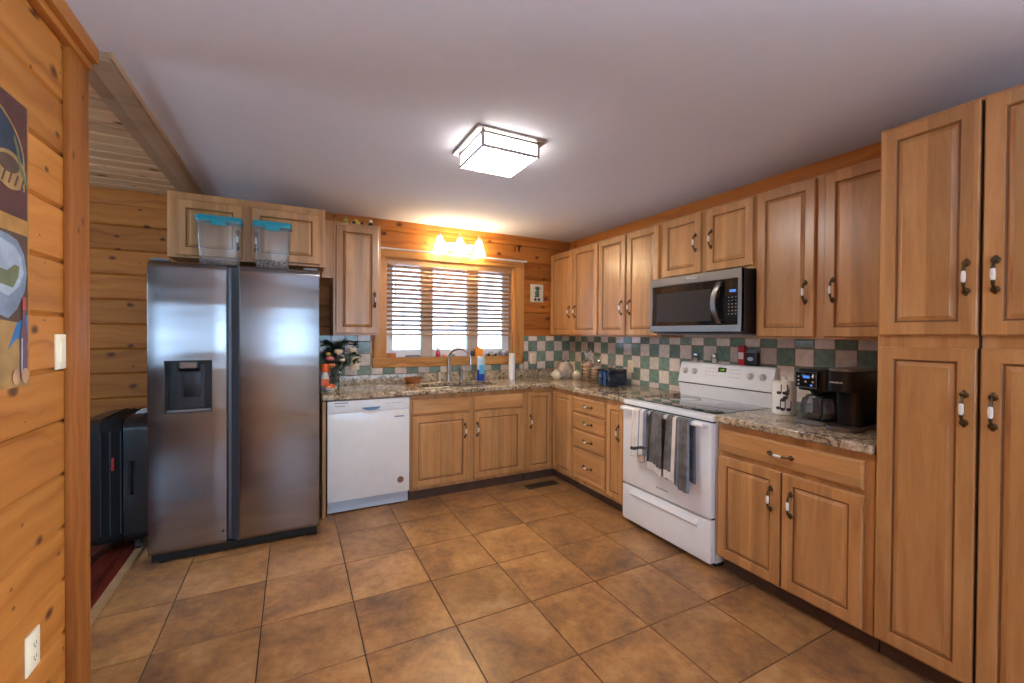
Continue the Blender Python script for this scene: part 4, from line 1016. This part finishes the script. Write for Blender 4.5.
# ------------------------------------------------------------------ left of the sink: flowers and orange bottle
r = thing('flower_vase', 'glass vase of roses and green leaves beside the refrigerator', 'vase', (.318, 3.90, .915))
vx, vy = .318, 3.90
b = B(); b.lathe((vx, vy, .915), [(.028, 0), (.032, .004), (.030, .05), (.034, .12), (.045, .165)], 20, cap1=False); b.build('glass_vase', CGLASS, r)
SG = plain('stem_green', (.035, .08, .02), .6); LG = plain('leaf_green', (.03, .095, .025), .5, noise=.4); LD = plain('dark_leaf', (.012, .035, .016), .5, noise=.4)
rr = random.Random(11); b = B(); tips = []
for i in range(26):
    a = rr.uniform(0, 2*PI); k = rr.uniform(.02, .16); t = Vector((max(.245, vx+k*math.cos(a)*1.05), vy-.01+.55*k*math.sin(a), rr.uniform(1.14, 1.34)-k*.25)); tips.append(t)
    b.tube([(vx+rr.uniform(-.012, .012), vy+rr.uniform(-.012, .012), .925), (vx+(t.x-vx)*.3, vy+(t.y-vy)*.3, 1.07), t], .0028, 6)
b.build('stems', SG, r)
def leafmesh(b, c, d, L, w, mi):
    d = d.normalized(); s = d.cross(Vector((0, 0, 1))).normalized(); up = s.cross(d); P = []
    for i in range(6):
        t = i/5; ww = w*math.sin(PI*min(1, t*.93+.05))**.8; m = c+d*L*t-up*L*.25*t*t
        P.append([m-s*ww+up*ww*.3, m, m+s*ww+up*ww*.3])
    b.grid(P, mi=mi)
b = B()
for t in tips:
    for q in range(7):
        a = rr.uniform(0, 2*PI); d = Vector((math.cos(a), math.sin(a), rr.uniform(-.1, .8))); leafmesh(b, t-Vector((0, 0, rr.uniform(0, .04))), d, rr.uniform(.05, .085), rr.uniform(.012, .022), rr.choice((0, 0, 1)))
b.build('leaves', [LG, LD], r)
def rose(name, c, rad, m):
    b = B()
    for k in range(4):
        R_ = rad*(1-.22*k); n = 5
        for q in range(n):
            a0 = 2*PI*q/n+k*.6; P = []
            for i in range(5):
                t = i/4; row = []
                for j in range(4):
                    a = a0+(j/3-.5)*1.6; rr_ = R_*(.25+.75*math.sin(t*PI*.80)); row.append((c[0]+rr_*math.cos(a), c[1]+rr_*math.sin(a), c[2]-rad*.6+rad*1.25*t*(1-.05*k)))
                P.append(row)
            b.grid(P)
    b.ball(c, rad*.35); o = b.build(name, m, r); return o
RP = plain('peach_petal', (.80, .33, .16), .6); RC = plain('cream_petal', (.80, .62, .42), .6); RK = plain('pink_petal', (.75, .20, .20), .6); RY = plain('yellow_petal', (.70, .45, .10), .6)
for c, rad, m in (((.268, 3.83, 1.165), .034, RK), ((.335, 3.81, 1.22), .036, RC), ((.258, 3.83, 1.205), .024, RY), ((.445, 3.84, 1.235), .030, RC), ((.285, 3.80, 1.110), .028, RP), ((.365, 3.82, 1.150), .024, RC)): rose('rose', c, rad, m)
OR = plain('orange_plastic', (.85, .13, .02), .35)
r = thing('spray_bottle', 'clear bottle with orange cap beside the refrigerator', 'bottle', (.228, 3.76, .915))
b = B(); b.lathe((.228, 3.76, .915), [(.030, 0), (.033, .005), (.033, .10), (.022, .135), (.015, .15)], 18); b.build('bottle_body', plain('milky_bottle', (.70, .68, .66), .25), r)
b = B(); b.lathe((.228, 3.76, 1.066), [(.032, 0), (.034, .004), (.034, .058), (.030, .064)], 16); b.build('cap', OR, r)
b = B(); b.box(.200, .256, 3.725, 3.728, .955, 1.01); b.build('label', OR, r)
r = thing('candy_bowl', 'small heap of orange wrapped sweets below the flowers', 'sweets', (.262, 3.68, .915))
b = B(); b.lathe((.262, 3.68, .915), [(.030, 0), (.034, .003), (.052, .028), (.050, .030), (.03, .008)], 22); b.build('dish', CERAMIC, r)
b = B(); rr = random.Random(4)
for q in range(26): b.ball((.262+rr.uniform(-.032, .032), 3.68+rr.uniform(-.032, .032), .93+rr.random()*.035), .012, sc=(1.2, 1, .8), seg=8, mi=rr.choice((0, 0, 1)))
o = b.build('wrapped_sweets', [OR, RC], r); o['kind'] = 'stuff'

# ------------------------------------------------------------------ window sill bits
z = WZ0+.0005; y = YB+.03
b = B(); b.box(.776, .86, y-.035, y+.03, z, z+.042, bev=.003); tag(b.build('wooden_box', WICKER, loc=(.815, y, z)), 'small brown wooden box at the left end of the window sill', 'box')
b = B(); b.prism([(.965, z), (1.095, z), (1.105, z+.012), (.955, z+.012)], 1, y-.03, y+.03); b.box(.965, 1.09, y-.022, y+.022, z+.012, z+.022, bev=.003); tag(b.build('sill_tray', GREYP, loc=(1.03, y, z)), 'flat grey tray on the sill below the left pane', 'tray')
RD = plain('red_toy', (.55, .03, .05), .4); GN = plain('green_toy', (.05, .40, .10), .4); BLU = plain('blue_toy', (.05, .12, .50), .4)
r = thing('toy_bird', 'small red and white figurine on the sill behind the faucet', 'figurine', (1.28, y, z))
b = B(); b.lathe((1.28, y, z), [(.020, 0), (.024, .01), (.018, .05), (.012, .06)], 12); b.build('figurine_body', RD, r)
b = B(); b.ball((1.28, y, z+.075), .017); b.build('figurine_head', CERAMIC, r)
r = thing('sponge_pack', 'low multicoloured packet on the sill behind the spout', 'packet', (1.40, y, z))
b = B(); b.box(1.335, 1.465, y-.02, y+.02, z, z+.03, bev=.006); b.build('packet', CERAMIC, r)
b = B(); b.box(1.40, 1.44, y-.0212, y-.0195, z+.012, z+.028); b.build('green_print', GN, r)
b = B(); b.box(1.41, 1.46, y-.0212, y-.0195, z+.003, z+.011); b.build('blue_print', BLU, r)
b = B(); b.box(1.338, 1.36, y-.0212, y-.0195, z+.004, z+.026); b.build('red_print', RD, r)
r = thing('orange_box', 'bright orange box on the sill above the soap bottle', 'box', (1.715, y, z))
b = B(); b.box(1.672, 1.755, y-.02, y+.025, z, z+.080, bev=.003); b.build('carton', plain('orange_card', (.85, .28, .02), .5), r)
b = B(); b.prism([(1.675, z+.08), (1.70, z+.098), (1.725, z+.08)], 1, y-.018, y+.02); b.build('carton_flap', plain('dull_orange_card', (.75, .22, .03), .5), r)
r = thing('small_jar', 'little dark jar standing left of the orange box', 'jar', (1.645, y-.005, z))
b = B(); b.lathe((1.645, y-.005, z), [(.018, 0), (.021, .004), (.021, .05), (.014, .058)], 14); b.build('jar', plain('dark_glass', (.02, .03, .05), .1), r)
b = B(); b.lathe((1.645, y-.005, z+.0585), [(.016, 0), (.016, .016)], 14); b.build('lid', GREYP, r)
r = thing('toy_car', 'pale toy truck on the sill under the right pane', 'toy', (1.87, y, z))
b = B(); b.box(1.795, 1.925, y-.02, y+.02, z+.012, z+.030, bev=.005); b.box(1.82, 1.88, y-.018, y+.018, z+.030, z+.048, bev=.006); b.build('car_body', plain('pale_toy_paint', (.55, .60, .66), .3), r)
for x in (1.82, 1.90):
    for yy in (y-.021, y+.021): q = B(); q.lathe((x, yy, z+.0125), [(.0125, -.004), (.0125, .004)], 14, axis=1); q.build('wheel', BLACKP, r)
b = B()
for i, (x, rad, m_) in enumerate(((1.968, .024, DSB), (2.032, .026, plain('grey_stone', (.22, .25, .30), .5)))):
    b = B(); b.lathe((x, y-.005, z), [(rad*.7, 0), (rad, .010), (rad, .035), (rad*.5, .05), (rad*.3, .056)], 14)
    tag(b.build('ornament', [plain('blue_grey_glaze', (.16, .24, .36), .2), m_][i], loc=(x, y-.005, z)), ['blue grey ornament on the sill beside the toy truck', 'grey ornament at the right end of the window sill'][i], 'ornament')

# ------------------------------------------------------------------ corner: tea things, bread, toaster
STONE = plain('pink_stoneware', (.62, .50, .42), .4, noise=.5)
def cup(x, y, rad, hgt, label, name, m, spout):
    r = thing(name, label, 'teapot' if spout else 'sugar bowl', (x, y, .915))
    b = B(); b.lathe((x, y, .915), [(rad*.5, 0), (rad*.62, .003), (rad*.95, hgt*.35), (rad, hgt*.55), (rad*.8, hgt*.85), (rad*.55, hgt*.95)], 22); b.build('pot_body', m, r)
    b = B(); b.lathe((x, y, .915+hgt*.95), [(rad*.58, .0005), (rad*.5, hgt*.10), (rad*.15, hgt*.16), (rad*.12, hgt*.22), (rad*.18, hgt*.28), (rad*.05, hgt*.32)], 18); b.build('lid', m, r)
    b = B(); pts = [(x+.3*rad*0-math.cos(t)*0+(rad*.9+rad*.5*math.sin(t)), y, .915+hgt*(.55+.3*math.cos(t))) for t in [PI*i/8 for i in range(9)]]
    b.tube(pts, rad*.09, 8); b.build('pot_handle', m, r)
    if spout:
        b = B(); b.tube([(x-rad*.85, y, .915+hgt*.4), (x-rad*1.25, y, .915+hgt*.55), (x-rad*1.5, y, .915+hgt*.85)], [rad*.22, rad*.15, rad*.11], 10); b.build('spout', m, r)
CREAMC = plain('cream_glaze', (.72, .64, .50), .22)
cup(2.445, 3.745, .058, .085, 'small cream teapot with lid at left of the corner', 'teapot', CREAMC, True)
cup(2.635, 3.655, .050, .078, 'little cream lidded pot between stone jar and bread', 'sugar_bowl', CREAMC, False)
r = thing('cookie_jar', 'round pinkish stoneware jar with lid in the counter corner', 'jar', (2.60, 3.82, .915))
b = B(); b.lathe((2.615, 3.83, .915), [(.060, 0), (.070, .004), (.088, .05), (.090, .085), (.075, .13), (.058, .145)], 26); b.build('jar_body', STONE, r)
b = B(); b.lathe((2.615, 3.83, 1.0605), [(.064, 0), (.060, .012), (.030, .022), (.012, .026), (.014, .036), (.016, .044), (.006, .05)], 22); b.build('lid', STONE, r)
BREAD = plain('bread_crust', (.85, .48, .20), .75, noise=.5); BREADL = plain('bread_crumb', (.92, .77, .55), .8, noise=.2)
def breadbag(x, y, n, kind, label, tall, seed):
    rr = random.Random(seed); r = thing('bread_bag', label, 'bread', (x, y, .915), 'bags of bread by the toaster')
    z = .918
    for i in range(n):
        b = B(); h = .036 if kind == 'bun' else .024; R_ = .046
        b.lathe((x+rr.uniform(-.004, .004), y+rr.uniform(-.004, .004), z), [(R_*.85, 0), (R_, h*.3), (R_, h*.55), (R_*.7, h*.9), (R_*.2, h)], 18, mi=0)
        b.lathe((x, y, z+h*.38), [(R_*1.01, 0), (R_*1.01, h*.1)], 18, mi=1)
        b.build('roll', [BREAD, BREADL], r); z += h+.001
    z += .004; n_s = 24
    def ring(R_, zz, am): return [Vector((x+(R_+am*math.sin(k*5.3+seed))*math.cos(2*PI*k/n_s), y+(R_+am*math.cos(k*3.7+seed))*math.sin(2*PI*k/n_s), zz+am*.8*math.sin(k*2.1))) for k in range(n_s)]
    b = B(); b.loft([ring(.050, .9165, 0), ring(.056, .93, .003), ring(.056, z-.03, .003), ring(.052, z+.004, .004), ring(.022, z+.030, .004), ring(.012, z+.045, .002), ring(.030, z+tall*.75, .010), ring(.040, z+tall, .014)], cap1=False)
    b.build('plastic_bag', BAGM, r)
breadbag(2.60, 3.43, 5, 'bun', 'clear bag of stacked buns beside the cream pot', .125, 1)
breadbag(2.60, 3.29, 6, 'muffin', 'clear bag of stacked rolls in front, left of toaster', .10, 2)
breadbag(2.70, 3.19, 5, 'muffin', 'clear bag of rolls standing behind the toaster', .10, 3)
# toaster
r = thing('toaster', 'dark blue black two slot toaster on the granite counter', 'toaster', (2.53, 3.02, .915))
TB = plain('midnight_blue_shell', (.012, .022, .05), .14, .3, coat=.6)
t = B(); a0, a1 = 2.455, 2.665; y0, y1 = 2.93, 3.08
b = B(); b.slab([a0, a0+.035, a1-.035, a1], [y0, y0+.035, y0+.070, y0+.100, y0+.135, y1], lambda i, j: not (i == 1 and j in (1, 3)), 1.04, 1.072); b.box(a0, a1, y0, y1, .925, 1.04); b.build('toaster_shell', TB, r, bevel=.012)
b = B(); b.box(a0-.010, a0-.0005, y0+.03, y0+.065, .935, 1.05, bev=.004); b.box(a0-.010, a0-.0005, y1-.065, y1-.03, .935, 1.05, bev=.004); b.build('end_panel', plain('blue_steel', (.10, .20, .42), .2, .7), r)
b = B(); b.box(a0-.032, a0-.011, y0+.07, y0+.10, 1.0, 1.018, bev=.004); b.build('lever', CHROME, r)
b = B(); b.lathe((a0-.001, (y0+y1)/2, .955), [(.012, 0), (.012, -.012)], 14, axis=0); b.build('dial', BLACKP, r)
for x in (a0+.03, a1-.03):
    for yy in (y0+.03, y1-.03): q = B(); q.lathe((x, yy, .9155), [(.010, 0), (.010, .0095)], 10); q.build('foot', BLACKP, r)

# ------------------------------------------------------------------ things on the stove's backguard
def shaker(y, label):
    r = thing('shaker', label, 'shaker', (2.805, y, 1.1725), 'glass shakers on the backguard')
    b = B(); b.lathe((2.800, y, 1.1725), [(.020, 0), (.023, .003), (.021, .045), (.018, .05)], 16); b.build('shaker_glass', CGLASS, r)
    b = B(); b.lathe((2.800, y, 1.1735), [(.016, 0), (.017, .025)], 14); b.build('seasoning', BREADL, r)
    b = B(); b.lathe((2.800, y, 1.223), [(.020, 0), (.020, .014), (.013, .022)], 16); b.build('shaker_lid', CHROME, r)
shaker(2.31, 'squat glass shaker on the left of the stove backguard'); shaker(2.145, 'steel lidded glass shaker mid backguard')
r = thing('spice_tin', 'red and white tin standing on the stove backguard', 'tin', (2.80, 1.92, 1.1725))
b = B(); b.box(2.783, 2.818, 1.898, 1.945, 1.1725, 1.300, bev=.003); b.build('tin_body', plain('red_tin', (.50, .02, .02), .35), r)
b = B(); b.box(2.7818, 2.7832, 1.903, 1.940, 1.215, 1.262); b.build('tin_label', CERAMIC, r)
b = B(); b.box(2.785, 2.816, 1.902, 1.941, 1.3005, 1.312, bev=.003); b.build('tin_lid', plain('dark_red_cap', (.35, .015, .02), .4), r)
r = thing('tea_tin', 'black tin with pale oval label on the stove backguard', 'tin', (2.80, 1.85, 1.1725))
b = B(); b.box(2.775, 2.818, 1.805, 1.885, 1.1725, 1.262, bev=.004); b.build('tin_body', BLACKP, r)
b = B(); b.box(2.777, 2.816, 1.808, 1.882, 1.2625, 1.275, bev=.003); b.build('tin_lid', GREYP, r)
b = B(); b.ball((2.775, 1.848, 1.220), .020, sc=(.05, 1.1, .7)); b.build('oval_label', plain('pale_blue_print', (.55, .65, .75), .4), r)

# ------------------------------------------------------------------ right counter
r = thing('kitchen_crock', 'white ceramic canister with black music notes beside the stove', 'canister', (2.605, 1.52, .915))
cx_, cy_ = 2.605, 1.520; rad = .063
b = B(); b.lathe((cx_, cy_, .915), [(rad*.95, 0), (rad, .004), (rad, .180), (rad*.96, .186)], 32); cr = b.build('canister_body', CERAMIC, r)
b = B(); b.lathe((cx_, cy_, 1.1015), [(rad*.98, 0), (rad*.95, .008), (.02, .014), (.014, .016), (.018, .026), (.012, .034)], 24); b.build('lid', CERAMIC, r)
def note(b, a, z, s, beam):
    def P(da, dz, k=.0008): 
        t = a+da/rad; return (cx_-(rad+k)*math.cos(t), cy_-(rad+k)*math.sin(t)*1.0, z+dz)
    for d in ((0, .03) if beam else (0,)):
        b.grid([[P(d+s*.012*math.cos(2*PI*i/10)*q, s*.009*math.sin(2*PI*i/10)*q) for i in range(11)] for q in (0, 1)])
        b.grid([[P(d+s*.009, 0), P(d+s*.009, s*.045)], [P(d+s*.014, 0), P(d+s*.014, s*.045)]])
    if beam: b.grid([[P(s*.009, s*.036), P(s*.009, s*.046)], [P(.03+s*.014, s*.036), P(.03+s*.014, s*.046)]])
b = B()
for a, z, s, bm_ in ((.10, 1.045, 1.1, True), (.45, 1.005, 1.2, False), (.62, 1.018, 1.1, False), (.05, .955, 1.1, False), (.42, .950, 1.1, True), (.75, 1.04, .9, False)): note(b, a, z, s, bm_)
b.build('music_notes', INKD, r, sharp=False)
# coffee maker
r = thing('coffee_maker', 'black dual coffee maker with glass carafe on the right counter', 'coffee maker', (2.52, 1.20, .915))
def rrect(x0, x1, y0, y1, rr, z, n=6):
    pts = []
    for cx, cy, a0 in ((x1-rr, y1-rr, 0), (x0+rr, y1-rr, 90), (x0+rr, y0+rr, 180), (x1-rr, y0+rr, 270)):
        for q in range(n): a = math.radians(a0+q*90/(n-1)); pts.append(Vector((cx+rr*math.cos(a), cy+rr*math.sin(a), z)))
    return pts
def rb(b, x0, x1, y0, y1, rr, z0, z1, mi=None):
    b.loft([rrect(x0+.003, x1-.003, y0+.003, y1-.003, rr, z0), rrect(x0, x1, y0, y1, rr, z0+.003), rrect(x0, x1, y0, y1, rr, z1-.003), rrect(x0+.003, x1-.003, y0+.003, y1-.003, rr, z1)], mi); return b
CMG = plain('coffee_maker_black', (.008, .008, .010), .3, spec=.3); CMS = plain('coffee_maker_trim', (.26, .25, .25), .28, .9)
rb(B(), 2.40, 2.68, 1.185, 1.365, .05, .9155, .940).build('carafe_base', CMS, r)
rb(B(), 2.585, 2.68, 1.185, 1.362, .02, .9405, 1.09).build('rear_tower', CMG, r)
b = rb(B(), 2.425, 2.68, 1.185, 1.362, .05, 1.091, 1.205); b.build('brew_head', CMG, r)
b = B(); b.lathe((2.505, 1.272, 1.068), [(.035, 0), (.055, .022)], 22); b.build('filter_basket', BLACKP, r)
b = B(); b.box(2.398, 2.424, 1.236, 1.342, 1.108, 1.192, bev=.006); cpn = b.build('control_panel', BLACKG, r)
b = B(); fcp = FR(2.398); b.slab([1.236, 1.239, 1.339, 1.342], [1.108, 1.111, 1.189, 1.192], lambda i, j: not (i == 1 and j == 1), 0, .002)
for v in b.bm.verts: v.co = Vector((2.396+v.co.z, v.co.x, v.co.y))
b.build('panel_trim', CMS, cpn)
b = B(); b.box(2.3965, 2.398, 1.270, 1.303, 1.158, 1.172); b.build('clock', LEDB, cpn)
for y, z in ((1.325, 1.165), (1.325, 1.145), (1.255, 1.165), (1.325, 1.125), (1.29, 1.14), (1.255, 1.14)):
    b = B(); b.lathe((2.398, y, z), [(.005, 0), (.005, -.0015)], 10, axis=0); b.build('button', SILVER, cpn)
b = B(); b.lathe((2.398, 1.262, 1.122), [(.006, 0), (.006, -.0015)], 10, axis=0); b.build('button_lit', LEDB, cpn)
b = B(); b.lathe((2.497, 1.272, .9405), [(.074, 0), (.086, .012), (.088, .065), (.076, .105), (.062, .115)], 28, cap1=False); ca = b.build('carafe', SMOKE, r)
b = B(); b.lathe((2.497, 1.272, .9435), [(.066, 0), (.078, .010), (.079, .035)], 26); b.build('coffee', plain('black_coffee', (.02, .01, .006), .05), ca)
b = B(); b.lathe((2.497, 1.272, 1.0565), [(.062, 0), (.058, .008), (.02, .010)], 24); b.build('carafe_lid', BLACKP, ca)
b = B(); b.tube([(2.432, 1.235, 1.05), (2.398, 1.215, 1.05), (2.388, 1.209, 1.02), (2.392, 1.212, .975), (2.415, 1.226, .958)], .009, 8); b.build('carafe_handle', BLACKP, ca)
rb(B(), 2.345, 2.68, 1.060, 1.183, .045, .9155, .938).build('single_serve_base', CMS, r)
rb(B(), 2.44, 2.68, 1.066, 1.182, .04, .9385, 1.105).build('single_serve_column', CMG, r)
rb(B(), 2.355, 2.68, 1.062, 1.183, .045, 1.1055, 1.205).build('single_serve_head', CMG, r)
rb(B(), 2.360, 2.66, 1.065, 1.180, .045, 1.2055, 1.222).build('pod_lid', CMS, r)
b = B()
for k in range(6): b.box(2.3535, 2.3565, 1.100+k*.0095, 1.1097+k*.0095, 1.150, 1.158-.002*(k % 2))
bm2 = b.build('silver_mark', SILVER, r); bm2['label'] = 'short silver lettering on the upper front'
# small things beside the pantry
r = thing('can_opener', 'dark upright can opener with steel strip beside the pantry', 'appliance', (2.735, .975, .915))
b = B(); b.box(2.70, 2.80, .940, 1.03, .9155, 1.15, bev=.008); b.build('opener_body', BLACKP, r)
b = B(); b.box(2.690, 2.6995, 1.0, 1.022, .95, 1.14, bev=.003); b.build('steel_strip', CHROME, r)
b = B(); b.box(2.69, 2.80, .940, 1.03, 1.1505, 1.170, bev=.004); b.build('opener_lid', CERAMIC, r)
r = thing('pot_holder', 'dark blue pot holder hanging on the side of the pantry', 'pot holder', (2.56, .905, 1.33))
b = B(); b.box(2.53, 2.585, .912, .925, 1.225, 1.305, bev=.005); b.build('pad', plain('navy_quilting', (.02, .03, .06), .9), r)
b = B(); b.tube([(2.555, .919, 1.30), (2.548, .919, 1.33), (2.558, .919, 1.345), (2.568, .919, 1.33), (2.562, .919, 1.30)], .003, 6); b.build('hanging_loop', CREAMC, r)

# ------------------------------------------------------------------ trinkets on the cabinet by the window
z = 2.2855
CAB = [('toy_tractor', 'little yellow and black toy on top of the window cabinet', .48, 'yellow'), ('toy_ball', 'small lime green ball on top of the window cabinet', .385, 'lime'), ('toy_figure', 'small dark figurine with white face atop the window cabinet', .585, 'dark')]
YEL = plain('yellow_toy', (.80, .50, .03), .4); LIME = plain('lime_toy', (.45, .48, .04), .4)
r = thing('toy_tractor', CAB[0][1], 'toy', (.48, 3.79, z))
b = B(); b.box(.43, .53, 3.775, 3.805, z+.010, z+.026, bev=.004); b.box(.45, .485, 3.777, 3.803, z+.026, z+.045, bev=.004); b.build('toy_body', YEL, r)
for x in (.448, .512):
    for yy in (3.772, 3.808): q = B(); q.lathe((x, yy, z+.0145), [(.014, -.004), (.014, .004)], 14, axis=1); q.build('wheel', BLACKP, r)
b = B(); b.ball((.385, 3.785, z+.021), .021); b.tube([(.385, 3.785, z+.04), (.39, 3.785, z+.05)], .003, 6); tag(b.build('toy_ball', LIME, loc=(.385, 3.785, z)), CAB[1][1], 'toy')
r = thing('toy_figure', CAB[2][1], 'figurine', (.585, 3.785, z))
b = B(); b.lathe((.585, 3.785, z), [(.022, 0), (.024, .008), (.012, .030)], 14); b.build('figure_body', BLACKP, r)
b = B(); b.ball((.585, 3.785, z+.042), .015); b.build('figure_head', CERAMIC, r)

# ------------------------------------------------------------------ side room: suitcase
r = thing('suitcase', 'dark hard shell suitcase standing on the red wood floor', 'suitcase', (-.99, 3.72, 0))
SH = plain('charcoal_shell', (.020, .018, .019), .3, coat=.2); SF = plain('black_zip_fabric', (.008, .008, .010), .8)
def shell(x0, x1, m, n):
    b = B(); ys = lambda d, z: rrect_yz(d)
    def ring(x, d, rr): 
        pts = []; y0, y1, z0, z1 = 3.47+d, 4.00-d, .045+d, .835-d
        for cy, cz, a0 in ((y1-rr, z1-rr, 0), (y0+rr, z1-rr, 90), (y0+rr, z0+rr, 180), (y1-rr, z0+rr, 270)):
            for q in range(7): a = math.radians(a0+q*15); pts.append(Vector((x, cy+rr*math.cos(a), cz+rr*math.sin(a))))
        return pts
    s = 1 if x1 > x0 else -1
    b.loft([ring(x0, 0, .07), ring(x0+(x1-x0)*.55, .004, .07), ring(x0+(x1-x0)*.9, .018, .065), ring(x1, .05, .05)]); return b.build(n, m, r)
shell(-.945, -.785, SH, 'front_shell'); shell(-1.060, -1.185, SH, 'back_shell')
shell(-1.0595, -.9455, SF, 'zip_gusset')
b = B()
for x in (-.955, -1.005, -1.05): b.tube([(x, 3.466, .12), (x, 3.466, .76)], .004, 6); b.tube([(x, 3.54, .838), (x, 3.93, .838)], .004, 6)
b.build('zip_teeth', plain('zip_grey', (.06, .07, .09), .4, .5), r)
b = B(); b.box(-.998, -.984, 3.452, 3.464, .52, .60, bev=.003); b.build('zip_pull', plain('red_tag', (.45, .03, .02), .5), r)
b = B(); b.tube([(-.905, 3.472, .56), (-.905, 3.445, .545), (-.905, 3.442, .46), (-.905, 3.445, .375), (-.905, 3.472, .36)], .011, 8); b.build('side_handle', BLACKP, r)
for x in (-.875, -1.13):
    for yy in (3.485, 3.955):
        b = B(); b.lathe((x, yy, .026), [(.026, -.012), (.026, .012)], 18, axis=0); b.lathe((x+.0125, yy, .026), [(.014, 0), (.014, .002)], 14, axis=0, mi=1); b.box(x-.016, x+.016, yy-.014, yy+.014, .05, .062); b.build('wheel', [BLACKP, SILVER], r)
b = B(); P = [[(-.90+i*.018, 3.53+j*.03, .842+.016*abs(math.sin(i*1.9+j*1.3))+.010*abs(math.cos(j*2.3+i))) for j in range(7)] for i in range(7)]
b.grid(P); o = b.build('plastic_bag', plain('white_blue_film', (.60, .68, .80), .3), loc=(-.85, 3.6, .838)); tag(o, 'crumpled pale plastic bag lying on top of the suitcase', 'bag'); sd = o.modifiers.new('t', 'SOLIDIFY'); sd.thickness = .002

# floor register
r = thing('floor_register', 'dark metal floor vent in the tiles before the corner cabinet', 'vent', (2.02, 3.335, 0))
b = B(); b.slab([1.865, 1.885, 2.165, 2.185], [3.285, 3.30, 3.375, 3.39], lambda i, j: not (i == 1 and j == 1), .0005, .005); b.build('vent_frame', plain('brown_vent', (.06, .04, .025), .5, .3), r)
b = B(); b.box(1.885, 2.165, 3.30, 3.375, .0003, .0012); b.build('vent_backing', DARKGAP, r)
for k in range(14):
    b = B(); x = 1.895+k*.02; b.box(x-.004, x+.004, 3.30, 3.375, .0012, .0045); b.build('vent_slat', bpy.data.materials['brown_vent'], r)
